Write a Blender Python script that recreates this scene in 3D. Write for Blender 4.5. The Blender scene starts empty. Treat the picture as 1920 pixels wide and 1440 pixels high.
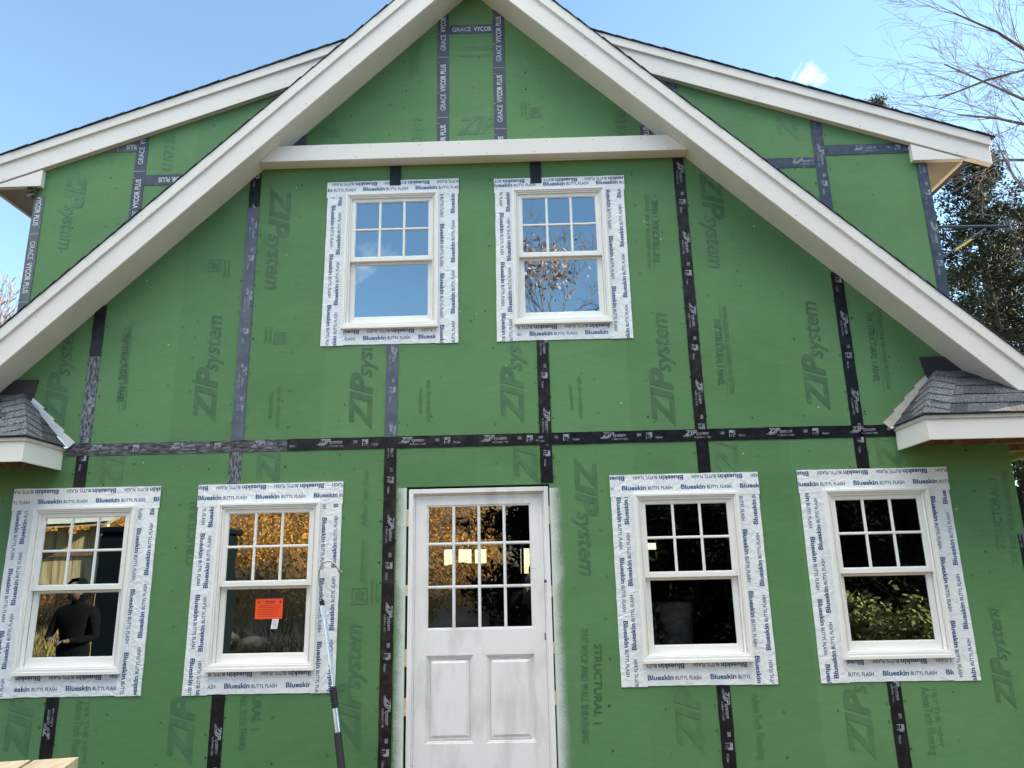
import bpy, bmesh, math, random
from mathutils import Vector, Matrix
from math import sin, cos, pi, radians
S = bpy.context.scene
COL = S.collection
random.seed(7)

# ------------------------------------------------------------------ camera
F_PX, PITCH, YAW, ROLL = 1400.0, 0.25304, -0.01505, -0.02154      # focal length in photo pixels (1920 wide)
CAM = Vector((3.490, -5.786, 1.70))
_R = Vector((cos(YAW), -sin(YAW), 0)); _F0 = Vector((sin(YAW), cos(YAW), 0)); _Z = Vector((0, 0, 1))
FWD = _F0*cos(PITCH) + _Z*sin(PITCH); _U = -_F0*sin(PITCH) + _Z*cos(PITCH)
RGT = _R*cos(ROLL) + _U*sin(ROLL); UPV = -_R*sin(ROLL) + _U*cos(ROLL)
cd = bpy.data.cameras.new('camera'); cam = bpy.data.objects.new('camera', cd); COL.objects.link(cam)
cd.sensor_fit = 'HORIZONTAL'; cd.sensor_width = 36.0; cd.lens = 36.0*F_PX/1920.0
cd.clip_start = 0.05; cd.clip_end = 1000
m = Matrix((RGT, UPV, -FWD)).transposed().to_4x4(); m.translation = CAM; cam.matrix_world = m
S.camera = cam

# ------------------------------------------------------------------ world, sun, exposure
SUN_EL, SUN_AZ = radians(21), radians(74)       # behind the house, well to the right: the facade is in shade
w = bpy.data.worlds.new('World'); S.world = w; w.use_nodes = True
nt = w.node_tree; N = nt.nodes; L = nt.links; N.clear()
wo = N.new('ShaderNodeOutputWorld'); bg = N.new('ShaderNodeBackground'); bg.inputs[1].default_value = 0.09
sky = N.new('ShaderNodeTexSky'); sky.sky_type = 'NISHITA'; sky.sun_disc = False
sky.sun_elevation = SUN_EL; sky.sun_rotation = SUN_AZ; sky.altitude = 0; sky.air_density = 1.0; sky.dust_density = 0.0; sky.ozone_density = 2.2
tc = N.new('ShaderNodeTexCoord')
def cloud(prev, d, size, amount, seed, stretch=(1, 1, 1)):
    """a wisp of cloud in one direction of the sky"""
    d = Vector(d).normalized()
    dt = N.new('ShaderNodeVectorMath'); dt.operation = 'DISTANCE'; dt.inputs[1].default_value = d
    ns = N.new('ShaderNodeTexNoise'); ns.inputs['Scale'].default_value = 9; ns.inputs['Detail'].default_value = 7; ns.inputs['Roughness'].default_value = .62
    ns.inputs['Distortion'].default_value = 1.2
    mp = N.new('ShaderNodeMapping'); mp.inputs['Location'].default_value = (seed, seed*.3, 0); mp.inputs['Scale'].default_value = stretch
    L.new(tc.outputs['Generated'], dt.inputs[0]); L.new(tc.outputs['Generated'], mp.inputs[0]); L.new(mp.outputs[0], ns.inputs['Vector'])
    mr = N.new('ShaderNodeMapRange'); mr.inputs[1].default_value = 0; mr.inputs[2].default_value = size; mr.inputs[3].default_value = .32; mr.inputs[4].default_value = -.35
    L.new(dt.outputs['Value'], mr.inputs[0])
    ad = N.new('ShaderNodeMath'); ad.operation = 'ADD'; L.new(ns.outputs['Fac'], ad.inputs[0]); L.new(mr.outputs[0], ad.inputs[1])
    m2 = N.new('ShaderNodeMapRange'); m2.inputs[1].default_value = .60; m2.inputs[2].default_value = .92; m2.inputs[3].default_value = 0; m2.inputs[4].default_value = amount
    L.new(ad.outputs[0], m2.inputs[0])
    mx = N.new('ShaderNodeMixRGB'); mx.inputs[2].default_value = (7.5, 7.6, 7.8, 1)
    L.new(m2.outputs[0], mx.inputs[0]); L.new(prev, mx.inputs[1])
    return mx.outputs[0]
def raydir(px, py): return FWD + RGT*((px-960)/F_PX) + UPV*((720-py)/F_PX)
SKYOUT = sky.outputs[0]
o_ = cloud(SKYOUT, raydir(1512, 150), .065, .55, 3.1, (2.2, 2.2, 1.3))
_d = raydir(690, 500); _d.y *= -1
o_ = cloud(o_, _d, .09, .35, 7.7, (1, 1, 2))
def fill_cloudbank(prev):
    """broken bright cloud, unseen, added high behind the viewer to light the facade"""
    sp = N.new('ShaderNodeSeparateXYZ'); L.new(tc.outputs['Generated'], sp.inputs[0])
    a = N.new('ShaderNodeMapRange'); a.interpolation_type = 'SMOOTHSTEP'; a.inputs[1].default_value = .64; a.inputs[2].default_value = .82; L.new(sp.outputs[2], a.inputs[0])
    b = N.new('ShaderNodeMapRange'); b.interpolation_type = 'SMOOTHSTEP'; b.inputs[1].default_value = .10; b.inputs[2].default_value = -.20; L.new(sp.outputs[1], b.inputs[0])
    ns = N.new('ShaderNodeTexNoise'); ns.inputs['Scale'].default_value = 3.5; ns.inputs['Detail'].default_value = 6; L.new(tc.outputs['Generated'], ns.inputs['Vector'])
    c = N.new('ShaderNodeMapRange'); c.inputs[1].default_value = .38; c.inputs[2].default_value = .52; L.new(ns.outputs['Fac'], c.inputs[0])
    m1 = N.new('ShaderNodeMath'); m1.operation = 'MULTIPLY'; L.new(a.outputs[0], m1.inputs[0]); L.new(b.outputs[0], m1.inputs[1])
    m2 = N.new('ShaderNodeMath'); m2.operation = 'MULTIPLY'; L.new(m1.outputs[0], m2.inputs[0]); L.new(c.outputs[0], m2.inputs[1])
    mx = N.new('ShaderNodeMixRGB'); mx.inputs[2].default_value = (17.5, 17.2, 16.5, 1); L.new(m2.outputs[0], mx.inputs[0]); L.new(prev, mx.inputs[1]); return mx.outputs[0]
o_ = fill_cloudbank(o_)
L.new(o_, bg.inputs[0]); L.new(bg.outputs[0], wo.inputs[0])
sl = bpy.data.lights.new('sun', 'SUN'); sl.energy = 5.0; sl.angle = radians(.5); sl.color = (1, .84, .62)
sun = bpy.data.objects.new('sun', sl); COL.objects.link(sun)
sdir = Vector((sin(SUN_AZ)*cos(SUN_EL), cos(SUN_AZ)*cos(SUN_EL), sin(SUN_EL)))
sun.rotation_euler = sdir.to_track_quat('Z', 'Y').to_euler(); sun.location = (0, 0, 30)
vs = S.view_settings; vs.view_transform = 'Standard'; vs.look = 'None'; vs.gamma = 1; vs.exposure = 2.25
vs.use_white_balance = True; vs.white_balance_temperature = 7000; vs.white_balance_tint = 4
S.cycles.max_bounces = 8; S.cycles.transparent_max_bounces = 16

# ------------------------------------------------------------------ helpers
G = 1.2192                    # panel width
CX = 3.11                     # centre line of the gable
def at(px, py, Y=0.0):
    """point of the photograph on the plane at depth Y -> real X, Z"""
    d = raydir(px, py); t = (Y-CAM.y)/d.y
    return (CAM.x+d.x*t, CAM.z+d.z*t)
def at3(px, py, Y): x, z = at(px, py, Y); return Vector((x, Y, z))

class MB:
    def __init__(s): s.v = []; s.f = []
    def quad(s, *p):
        n = len(s.v); s.v += [tuple(q) for q in p]; s.f.append(tuple(range(n, n+len(p)))); return s
    def box(s, x0, x1, y0, y1, z0, z1):
        n = len(s.v); s.v += [(x, y, z) for x in (x0, x1) for y in (y0, y1) for z in (z0, z1)]
        for f in ((0, 1, 3, 2), (4, 6, 7, 5), (0, 4, 5, 1), (2, 3, 7, 6), (0, 2, 6, 4), (1, 5, 7, 3)): s.f.append(tuple(n+i for i in f))
        return s
    def prism(s, pts, y0, y1):
        """pts: (x, z) outline, extruded from y0 to y1"""
        n = len(s.v); k = len(pts)
        s.v += [(x, y0, z) for x, z in pts] + [(x, y1, z) for x, z in pts]
        s.f.append(tuple(n+i for i in range(k))); s.f.append(tuple(n+k+i for i in reversed(range(k))))
        for i in range(k): j = (i+1) % k; s.f.append((n+i, n+k+i, n+k+j, n+j))
        return s
    def obox(s, c, ax, ay, az):
        c = Vector(c); n = len(s.v)
        for i in (-1, 1):
            for j in (-1, 1):
                for k in (-1, 1): s.v.append(tuple(c+ax*i+ay*j+az*k))
        for f in ((0, 1, 3, 2), (4, 6, 7, 5), (0, 4, 5, 1), (2, 3, 7, 6), (0, 2, 6, 4), (1, 5, 7, 3)): s.f.append(tuple(n+i for i in f))
        return s
    def ring(s, x0, x1, z0, z1, wl, wr, wt, wb, yf, yb):
        a = [(x0, z0), (x1, z0), (x1, z1), (x0, z1)]; b = [(x0+wl, z0+wb), (x1-wr, z0+wb), (x1-wr, z1-wt), (x0+wl, z1-wt)]
        for i in range(4):
            j = (i+1) % 4; s.prism([a[i], a[j], b[j], b[i]], yf, yb)
        return s
    def tube(s, pts, rad, n=8, cap=True):
        pts = [Vector(p) for p in pts]; rr = rad if isinstance(rad, (list, tuple)) else [rad]*len(pts)
        base = len(s.v); prev = None
        for i, p in enumerate(pts):
            t = (pts[min(i+1, len(pts)-1)]-pts[max(i-1, 0)]).normalized()
            if prev is None:
                a = t.cross(Vector((0, 0, 1)));
                if a.length < .1: a = t.cross(Vector((1, 0, 0)))
                a.normalize()
            else:
                a = prev - t*prev.dot(t); a.normalize()
            prev = a; b = t.cross(a)
            for k in range(n):
                q = p + (a*cos(2*pi*k/n)+b*sin(2*pi*k/n))*rr[i]; s.v.append(tuple(q))
        for i in range(len(pts)-1):
            for k in range(n):
                k2 = (k+1) % n
                s.f.append((base+i*n+k, base+i*n+k2, base+(i+1)*n+k2, base+(i+1)*n+k))
        if cap:
            s.f.append(tuple(base+k for k in reversed(range(n)))); s.f.append(tuple(base+(len(pts)-1)*n+k for k in range(n)))
        return s
    def lathe(s, c, prof, n=24):
        """prof: (r, z) list around vertical axis at c"""
        base = len(s.v)
        for r, z in prof:
            for k in range(n): s.v.append((c[0]+r*cos(2*pi*k/n), c[1]+r*sin(2*pi*k/n), c[2]+z))
        for i in range(len(prof)-1):
            for k in range(n):
                k2 = (k+1) % n; s.f.append((base+i*n+k, base+i*n+k2, base+(i+1)*n+k2, base+(i+1)*n+k))
        return s
    def build(s, name, mat, parent=None, bevel=0, smooth=False, fix=True):
        me = bpy.data.meshes.new(name); me.from_pydata(s.v, [], s.f)
        if fix:
            bm = bmesh.new(); bm.from_mesh(me); bmesh.ops.recalc_face_normals(bm, faces=bm.faces); bm.to_mesh(me); bm.free()
        me.materials.append(mat)
        if smooth:
            for p in me.polygons: p.use_smooth = True
        o = bpy.data.objects.new(name, me); COL.objects.link(o)
        if parent: o.parent = parent
        if bevel:
            b = o.modifiers.new('bevel', 'BEVEL'); b.width = bevel; b.segments = 2; b.limit_method = 'ANGLE'
        return o
def tag(o, label=None, cat=None, group=None, kind=None):
    if label: o['label'] = label
    if cat: o['category'] = cat
    if group: o['group'] = group
    if kind: o['kind'] = kind
    return o
def thing(name, label, cat, loc=(0, 0, 0), group=None):
    o = bpy.data.objects.new(name, None); COL.objects.link(o); o.location = loc; o.empty_display_size = .2
    return tag(o, label, cat, group)

# ------------------------------------------------------------------ materials
def new_mat(name):
    m = bpy.data.materials.new(name); m.use_nodes = True
    return m, m.node_tree.nodes, m.node_tree.links, m.node_tree.nodes['Principled BSDF']
def mat(name, col, rough=.6, var=.12, scale=6, detail=5, bump=0, bscale=60, metal=0, spec=.5, stretch=None, col2=None, lo=.35, hi=.65, coord='Object'):
    """procedural surface: base colour broken up by noise, optional bump"""
    m, n, l, p = new_mat(name)
    tx = n.new('ShaderNodeTexCoord'); mp = n.new('ShaderNodeMapping'); l.new(tx.outputs[coord], mp.inputs[0])
    if stretch: mp.inputs['Scale'].default_value = stretch
    ns = n.new('ShaderNodeTexNoise'); ns.inputs['Scale'].default_value = scale; ns.inputs['Detail'].default_value = detail; l.new(mp.outputs[0], ns.inputs['Vector'])
    cr = n.new('ShaderNodeValToRGB'); e = cr.color_ramp.elements
    c1 = [max(0, c*(1-var)) for c in col]; c2 = list(col2) if col2 else [min(1, c*(1+var)) for c in col]
    e[0].position = lo; e[0].color = (*c1, 1); e[1].position = hi; e[1].color = (*c2, 1)
    l.new(ns.outputs['Fac'], cr.inputs[0]); l.new(cr.outputs[0], p.inputs['Base Color'])
    p.inputs['Roughness'].default_value = rough; p.inputs['Metallic'].default_value = metal; p.inputs['Specular IOR Level'].default_value = spec
    if bump:
        nb = n.new('ShaderNodeTexNoise'); nb.inputs['Scale'].default_value = bscale; nb.inputs['Detail'].default_value = 6; l.new(mp.outputs[0], nb.inputs['Vector'])
        b = n.new('ShaderNodeBump'); b.inputs['Strength'].default_value = bump; b.inputs['Distance'].default_value = .01
        l.new(nb.outputs['Fac'], b.inputs['Height']); l.new(b.outputs[0], p.inputs['Normal'])
    return m
def green_wall():
    m, n, l, p = new_mat('green_sheathing')
    tx = n.new('ShaderNodeTexCoord')
    def noise(sc, det, st=(1, 1, 1), loc=(0, 0, 0)):
        mp = n.new('ShaderNodeMapping'); mp.inputs['Scale'].default_value = st; mp.inputs['Location'].default_value = loc; l.new(tx.outputs['Object'], mp.inputs[0])
        x = n.new('ShaderNodeTexNoise'); x.inputs['Scale'].default_value = sc; x.inputs['Detail'].default_value = det; l.new(mp.outputs[0], x.inputs['Vector']); return x.outputs['Fac']
    def ramp(f, a, b, c1, c2):
        r = n.new('ShaderNodeValToRGB'); r.color_ramp.elements[0].position = a; r.color_ramp.elements[1].position = b
        r.color_ramp.elements[0].color = (*c1, 1); r.color_ramp.elements[1].color = (*c2, 1); l.new(f, r.inputs[0]); return r.outputs[0]
    def mul(a, b, f=1):
        x = n.new('ShaderNodeMixRGB'); x.blend_type = 'MULTIPLY'; x.inputs[0].default_value = f; l.new(a, x.inputs[1]); l.new(b, x.inputs[2]); return x.outputs[0]
    base = ramp(noise(.7, 3), .3, .7, (.098, .224, .090), (.115, .243, .105))
    strand = ramp(noise(9, 8, (1, 1, 3.5)), .35, .65, (.955, .955, .955), (1.03, 1.03, 1.03))      # the strands of the board
    speck = ramp(noise(55, 2, (1, 1, .6), (3, 0, 1)), .69, .74, (1, 1, 1), (.55, .6, .55))
    dust = ramp(noise(2.2, 9, (1, 1, 2), (9, 2, 4)), .60, .78, (0, 0, 0), (1, 1, 1))
    smudge = ramp(noise(1.5, 7, (1, 1, 1.6), (5, 5, 5)), .30, .52, (.90, .91, .90), (1, 1, 1))
    c = mul(mul(mul(base, strand), speck, .7), smudge)
    x = n.new('ShaderNodeMixRGB'); x.inputs[2].default_value = (.15, .27, .15, 1)
    s_ = n.new('ShaderNodeMath'); s_.operation = 'MULTIPLY'; s_.inputs[1].default_value = .35; l.new(dust, s_.inputs[0]); l.new(s_.outputs[0], x.inputs[0]); l.new(c, x.inputs[1])
    # thin vertical shading of the panels: each 4 ft board has its own tone
    sx = n.new('ShaderNodeSeparateXYZ'); l.new(tx.outputs['Object'], sx.inputs[0])
    fx = n.new('ShaderNodeMath'); fx.operation = 'DIVIDE'; fx.inputs[1].default_value = G; l.new(sx.outputs[0], fx.inputs[0])
    fl = n.new('ShaderNodeMath'); fl.operation = 'FLOOR'; l.new(fx.outputs[0], fl.inputs[0])
    gz = n.new('ShaderNodeMath'); gz.operation = 'GREATER_THAN'; gz.inputs[1].default_value = 2.745; l.new(sx.outputs[2], gz.inputs[0])
    g7 = n.new('ShaderNodeMath'); g7.operation = 'MULTIPLY_ADD'; g7.inputs[1].default_value = 7.3; l.new(gz.outputs[0], g7.inputs[0]); l.new(fl.outputs[0], g7.inputs[2])
    wn = n.new('ShaderNodeTexWhiteNoise'); wn.noise_dimensions = '1D'; l.new(g7.outputs[0], wn.inputs['W'])
    tone = ramp(wn.outputs['Value'], 0, 1, (.91, .93, .92), (1.06, 1.05, 1.05))
    l.new(mul(x.outputs[0], tone), p.inputs['Base Color'])
    p.inputs['Roughness'].default_value = .62; p.inputs['Specular IOR Level'].default_value = .3
    nb = n.new('ShaderNodeBump'); nb.inputs['Strength'].default_value = .22; nb.inputs['Distance'].default_value = .002
    l.new(noise(26, 8, (1, 1, 2.2)), nb.inputs['Height']); l.new(nb.outputs[0], p.inputs['Normal'])
    return m
M = {}
M['green'] = green_wall()
M['white'] = mat('primed_trim', (.765, .735, .70), .5, .03, 1.3, 6, .03, 40, stretch=(1, 1, 1))
M['winwhite'] = mat('window_white', (.84, .83, .80), .35, .02, 4)
M['door'] = mat('door_primer', (.70, .685, .68), .6, .04, 4, 9, .3, 30, stretch=(1.6, 1, .5), col2=(.82, .81, .81), lo=.34, hi=.50)
M['doordirt'] = mat('worn_primer', (.50, .48, .47), .7, .2, 14, 8, stretch=(1, 1, .3))
M['soffit'] = mat('shade_toned_soffit', (.62, .60, .56), .6, .05, 4)  # darker than the trim: shade under the overhang is put into the colour
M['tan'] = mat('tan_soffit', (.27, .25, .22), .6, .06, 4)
M['ring'] = mat('fastener_mark', (.022, .058, .026), .6, .2, 20)
M['glint'] = mat('painted_glint_and_scuff', (.45, .5, .42), .4, .1, 20)  # pale flecks: painted glints on the fasteners, also pale scuffs
def print_mat(name, col, lo=.30, hi=.62, col2=None, sc=14):
    return mat(name, col, .6, .06, sc, 6, col2=col2, lo=lo, hi=hi)
M['p_dark'] = print_mat('dark_green_ink', (.052, .128, .056), .42, .72, (.074, .172, .072), 9)
M['p_mid'] = print_mat('mid_green_ink', (.056, .142, .066), .35, .65, (.076, .178, .078), 9)
M['p_faint'] = print_mat('faint_green_ink', (.070, .165, .072), .35, .65, (.088, .200, .088), 9)
M['p_text'] = print_mat('stencil_ink', (.038, .10, .050), .40, .75, (.070, .165, .075), 40)
M['navy'] = mat('navy_ink', (.035, .085, .225), .5, .1, 12)
M['slate'] = mat('slate_ink', (.035, .065, .12), .5, .1, 12)
M['tapeink'] = mat('grey_tape_ink', (.34, .36, .42), .5, .1, 28, col2=(.075, .08, .10), lo=.47, hi=.64)
M['graceink'] = mat('pale_tape_ink', (.55, .58, .62), .5, .1, 12)
def membrane():
    m, n, l, p = new_mat('white_membrane')
    tx = n.new('ShaderNodeTexCoord')
    ns = n.new('ShaderNodeTexNoise'); ns.inputs['Scale'].default_value = 7; ns.inputs['Detail'].default_value = 6; ns.inputs['Distortion'].default_value = 1.5; l.new(tx.outputs['Object'], ns.inputs['Vector'])
    r = n.new('ShaderNodeValToRGB'); r.color_ramp.elements[0].color = (.74, .76, .80, 1); r.color_ramp.elements[1].color = (.82, .84, .86, 1)
    r.color_ramp.elements[0].position = .3; r.color_ramp.elements[1].position = .6
    l.new(ns.outputs['Fac'], r.inputs[0]); l.new(r.outputs[0], p.inputs['Base Color'])
    p.inputs['Roughness'].default_value = .32
    wv = n.new('ShaderNodeTexNoise'); wv.inputs['Scale'].default_value = 8; wv.inputs['Detail'].default_value = 5; wv.inputs['Distortion'].default_value = 3; l.new(tx.outputs['Object'], wv.inputs['Vector'])
    b = n.new('ShaderNodeBump'); b.inputs['Strength'].default_value = .5; b.inputs['Distance'].default_value = .02; l.new(wv.outputs['Fac'], b.inputs['Height']); l.new(b.outputs[0], p.inputs['Normal'])
    return m
M['membrane'] = membrane()
M['zip'] = mat('black_tape', (.008, .009, .013), .34, .3, 20, 5, .6, 14, col2=(.016, .016, .022), spec=.3)
M['zipbrown'] = mat('brownish_tape', (.012, .010, .011), .42, .3, 12, 8, .4, 22, col2=(.050, .036, .034), lo=.45, hi=.8, spec=.3)
M['zipblue'] = mat('blue_grey_tape', (.070, .085, .125), .40, .15, 10, 7, .3, 20, col2=(.115, .135, .18), lo=.3, hi=.75)
M['zipscuff'] = mat('scuffed_tape', (.020, .024, .034), .45, .3, 30, 9, .6, 26, stretch=(2.4, 1, .7), col2=(.20, .215, .24), lo=.40, hi=.62)
M['zipscuffh'] = mat('scuffed_seam_tape', (.028, .026, .032), .45, .3, 26, 9, .6, 26, stretch=(.6, 1, 2.4), col2=(.15, .145, .165), lo=.42, hi=.68)
M['zipwing'] = mat('navy_tape', (.030, .042, .075), .35, .15, 16, 6, .35, 22, col2=(.055, .068, .10))
M['grace'] = mat('charcoal_tape', (.045, .056, .090), .42, .12, 8, 5, .2, 15, col2=(.060, .072, .11))
M['gracegrey'] = mat('grey_tape', (.095, .110, .125), .45, .12, 8, 5, .25, 15, col2=(.12, .135, .15))
M['shingle'] = mat('shingle_dark', (.040, .043, .054), .9, .3, 110, 3, .9, 110, col2=(.20, .21, .24), lo=.42, hi=.70)
M['shingle2'] = mat('shingle_mid', (.065, .070, .085), .9, .3, 110, 3, .9, 110, col2=(.29, .30, .335), lo=.42, hi=.70)
M['shingle3'] = mat('shingle_black', (.020, .023, .031), .9, .3, 110, 3, .9, 110, col2=(.105, .11, .135), lo=.42, hi=.70)
M['drip'] = mat('black_edge', (.010, .011, .013), .6, .2, 20)
M['flash'] = mat('bare_aluminium', (.80, .82, .84), .35, .08, 10, 5, .08, 12, metal=.25)
M['flashpaint'] = mat('dull_flashing', (.52, .49, .44), .5, .1, 14, 5, .1, 12)
M['blackmem'] = mat('black_membrane', (.028, .030, .036), .5, .2, 12, 5, .3, 14)
M['wood'] = mat('fresh_timber', (.60, .44, .27), .6, .12, 5, 8, .15, 20, stretch=(6, .7, 6), col2=(.72, .56, .38))
M['wooddark'] = mat('rafter_wood', (.16, .085, .05), .7, .2, 5, 8, stretch=(5, .7, 5), col2=(.26, .15, .09))
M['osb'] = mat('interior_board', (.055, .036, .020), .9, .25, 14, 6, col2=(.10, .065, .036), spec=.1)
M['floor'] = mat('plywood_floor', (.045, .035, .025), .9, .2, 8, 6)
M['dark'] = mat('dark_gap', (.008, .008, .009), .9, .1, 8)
M['orange'] = mat('orange_card', (.95, .085, .012), .6, .04, 6)
M['redink'] = mat('notice_ink', (.30, .012, .008), .7, .1, 20)
M['tagwhite'] = mat('white_paper', (.80, .80, .82), .7, .04, 9)
M['tagink'] = mat('grey_print', (.30, .33, .50), .7, .1, 30)
M['steel'] = mat('brushed_pole', (.70, .72, .74), .30, .08, 12, 6, .05, 40, metal=.85)
M['dullsteel'] = mat('dull_tube', (.38, .36, .35), .42, .2, 14, 6, metal=.8)
M['rubber'] = mat('black_rubber', (.012, .012, .013), .6, .2, 40, 4, .3, 60)
M['brass'] = mat('brass_nozzle', (.30, .20, .10), .4, .2, 20, metal=.8)
M['bark'] = mat('grey_bark', (.13, .095, .088), .9, .3, 12, 7, .5, 30)
M['twig'] = mat('pinkish_twig', (.21, .16, .15), .9, .2, 8)
M['darkbark'] = mat('dark_bark', (.06, .045, .035), .9, .3, 12, 7, .5, 30)
M['needleshade'] = mat('shaded_needles', (.004, .007, .004), .9, .4, 1.1, 6, col2=(.010, .014, .007), lo=.35, hi=.65, spec=.05)  # darker copy of the needles, with the shade put into the colour
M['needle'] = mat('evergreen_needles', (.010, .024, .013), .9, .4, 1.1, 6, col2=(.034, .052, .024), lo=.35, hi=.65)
M['needle2'] = mat('brownish_needles', (.030, .036, .016), .9, .35, 2.2, 5, col2=(.070, .060, .026))
M['brush'] = mat('orange_brush', (.20, .050, .006), .9, .4, .45, 6, col2=(.62, .27, .030), lo=.3, hi=.7)
M['grassgold'] = mat('golden_grass', (.16, .10, .022), .9, .3, .6, 6, col2=(.34, .25, .06))
M['leafpink'] = mat('pink_leaves', (.42, .20, .17), .8, .4, 6, 3, col2=(.60, .42, .40))
M['leafgreen'] = mat('yellow_green_leaves', (.055, .075, .012), .8, .3, 5, 3, col2=(.19, .185, .035))
M['rock'] = mat('grey_rock', (.12, .10, .06), .9, .3, 3, 8, .6, 8, col2=(.26, .21, .12))
M['dirt'] = mat('dirt_ground', (.050, .040, .028), .95, .2, .35, 9, .7, 12, col2=(.090, .072, .048), lo=.35, hi=.65)
M['hill'] = mat('hill_ground', (.16, .10, .04), .95, .35, .5, 9, .7, 6, col2=(.28, .19, .07))
M['trailer'] = mat('dark_trailer', (.004, .007, .009), .8, .2, 2, spec=.1)
M['chrome'] = mat('trailer_metal', (.35, .36, .37), .35, .1, 8, metal=.8)
M['plank'] = mat('shed_planks', (.42, .30, .16), .8, .25, 4, 8, stretch=(7, 7, .5), col2=(.60, .46, .27))
M['film'] = mat('plastic_sheet', (.50, .44, .34), .25, .1, 6, 6, .6, 5)
M['cloth'] = mat('black_cloth', (.0035, .0035, .005), .95, .2, 30, 4, .4, 50, spec=.1)
M['denim'] = mat('navy_denim', (.005, .006, .011), .95, .2, 30, 4, .4, 50, spec=.1)
M['skin'] = mat('skin', (.11, .062, .045), .55, .08, 12)
M['plastic'] = mat('bucket_plastic', (.88, .88, .86), .4, .06, 8)
M['pipe'] = mat('blue_painted_pipe', (.020, .045, .085), .4, .2, 10)
M['yellow'] = mat('yellow_paint', (.55, .42, .04), .5, .1, 10)
M['shelf'] = mat('pale_shelf', (.40, .40, .37), .6, .1, 6)
def glass():
    m, n, l, p = new_mat('window_glass'); n.remove(p)
    out = n['Material Output']; g = n.new('ShaderNodeBsdfGlossy'); t = n.new('ShaderNodeBsdfTransparent'); mx = n.new('ShaderNodeMixShader')
    g.inputs['Roughness'].default_value = .0; g.inputs['Color'].default_value = (.72, .90, 1, 1); t.inputs['Color'].default_value = (.66, .70, .68, 1)
    tx = n.new('ShaderNodeTexCoord'); ns = n.new('ShaderNodeTexNoise'); ns.inputs['Scale'].default_value = 2.2; ns.inputs['Detail'].default_value = 1; l.new(tx.outputs['Object'], ns.inputs['Vector'])
    b = n.new('ShaderNodeBump'); b.inputs['Strength'].default_value = .06; b.inputs['Distance'].default_value = .02; l.new(ns.outputs['Fac'], b.inputs['Height']); l.new(b.outputs[0], g.inputs['Normal'])
    fr = n.new('ShaderNodeFresnel'); fr.inputs['IOR'].default_value = 1.5
    ad = n.new('ShaderNodeMath'); ad.operation = 'MULTIPLY_ADD'; ad.inputs[1].default_value = 1.6; ad.inputs[2].default_value = .36; ad.use_clamp = True
    l.new(fr.outputs[0], ad.inputs[0]); l.new(ad.outputs[0], mx.inputs[0]); l.new(t.outputs[0], mx.inputs[1]); l.new(g.outputs[0], mx.inputs[2]); l.new(mx.outputs[0], out.inputs[0])
    return m
M['glass'] = glass()

# ------------------------------------------------------------------ lettering (flat text turned into mesh)
_tc = {}
def glyphs(txt, bold):
    k = (txt, bold)
    if k in _tc: return _tc[k]
    c = bpy.data.curves.new('lettering', 'FONT'); c.body = txt; c.fill_mode = 'FRONT'; c.resolution_u = 3; c.offset = bold
    o = bpy.data.objects.new('lettering', c); COL.objects.link(o); bpy.context.view_layer.update()
    me = bpy.data.meshes.new_from_object(o.evaluated_get(bpy.context.evaluated_depsgraph_get()))
    vs = [(v.co.x, v.co.y) for v in me.vertices]; fs = [tuple(p.vertices) for p in me.polygons]
    bpy.data.objects.remove(o); bpy.data.curves.remove(c); bpy.data.meshes.remove(me)
    _tc[k] = (vs, fs); return _tc[k]
def ext(txt, bold):
    v = glyphs(txt, bold)[0]; return min(p[0] for p in v), max(p[0] for p in v), min(p[1] for p in v), max(p[1] for p in v)
CAPH = ext('H', 0)[3]; XH = ext('x', 0)[3]
def lay(mb, txt, p0, d, length, cap, y, bold=0, shear=0, ref=None):
    """flat lettering on the plane Y=y; p0 (x, z) start of baseline, d reading direction"""
    if not txt.strip(): return
    v, f = glyphs(txt, bold); x0, x1, _, _ = ext(txt, bold); sx = length/(x1-x0); sy = cap/(ref or CAPH)
    d = Vector(d).normalized(); u = Vector((-d[1], d[0])); n = len(mb.v)
    for a, b in v:
        a = (a-x0)*sx; b = b*sy; a += shear*b; q = Vector(p0)+d*a+u*b; mb.v.append((q[0], y, q[1]))
    mb.f += [tuple(n+i for i in q) for q in f]
def rect(mb, p0, d, a0, a1, b0, b1, y, shear=0):
    d = Vector(d).normalized(); u = Vector((-d[1], d[0])); P = []
    for a, b in ((a0, b0), (a1, b0), (a1, b1), (a0, b1)):
        q = Vector(p0)+d*(a+shear*b)+u*b; P.append((q[0], y, q[1]))
    mb.quad(*P)
def clipmesh(mb, x0, x1, z0, z1):
    me = bpy.data.meshes.new('x'); me.from_pydata(mb.v, [], mb.f); bm = bmesh.new(); bm.from_mesh(me)
    for co, no in (((x0, 0, 0), (-1, 0, 0)), ((x1, 0, 0), (1, 0, 0)), ((0, 0, z0), (0, 0, -1)), ((0, 0, z1), (0, 0, 1))):
        bmesh.ops.bisect_plane(bm, geom=bm.verts[:]+bm.edges[:]+bm.faces[:], dist=1e-6, plane_co=co, plane_no=no, clear_outer=True)
    bm.verts.index_update(); r = MB(); r.v = [tuple(v.co) for v in bm.verts]; r.f = [tuple(v.index for v in f.verts) for f in bm.faces]
    bm.free(); bpy.data.meshes.remove(me); return r
def logo_zip(mb, p0, d, L_, cap, y, full=True):
    """big slanted three capitals followed by a smaller slanted word"""
    lz = L_*(.49 if full else 1)
    lay(mb, 'ZIP', p0, d, lz-.13*cap, cap, y, .035, .30)
    if full:
        dd = Vector(d).normalized(); q = Vector(p0)+dd*(lz-.16*cap)
        lay(mb, 'system', q, d, L_-lz, cap*.52, y, .012, .25, ref=XH)

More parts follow.
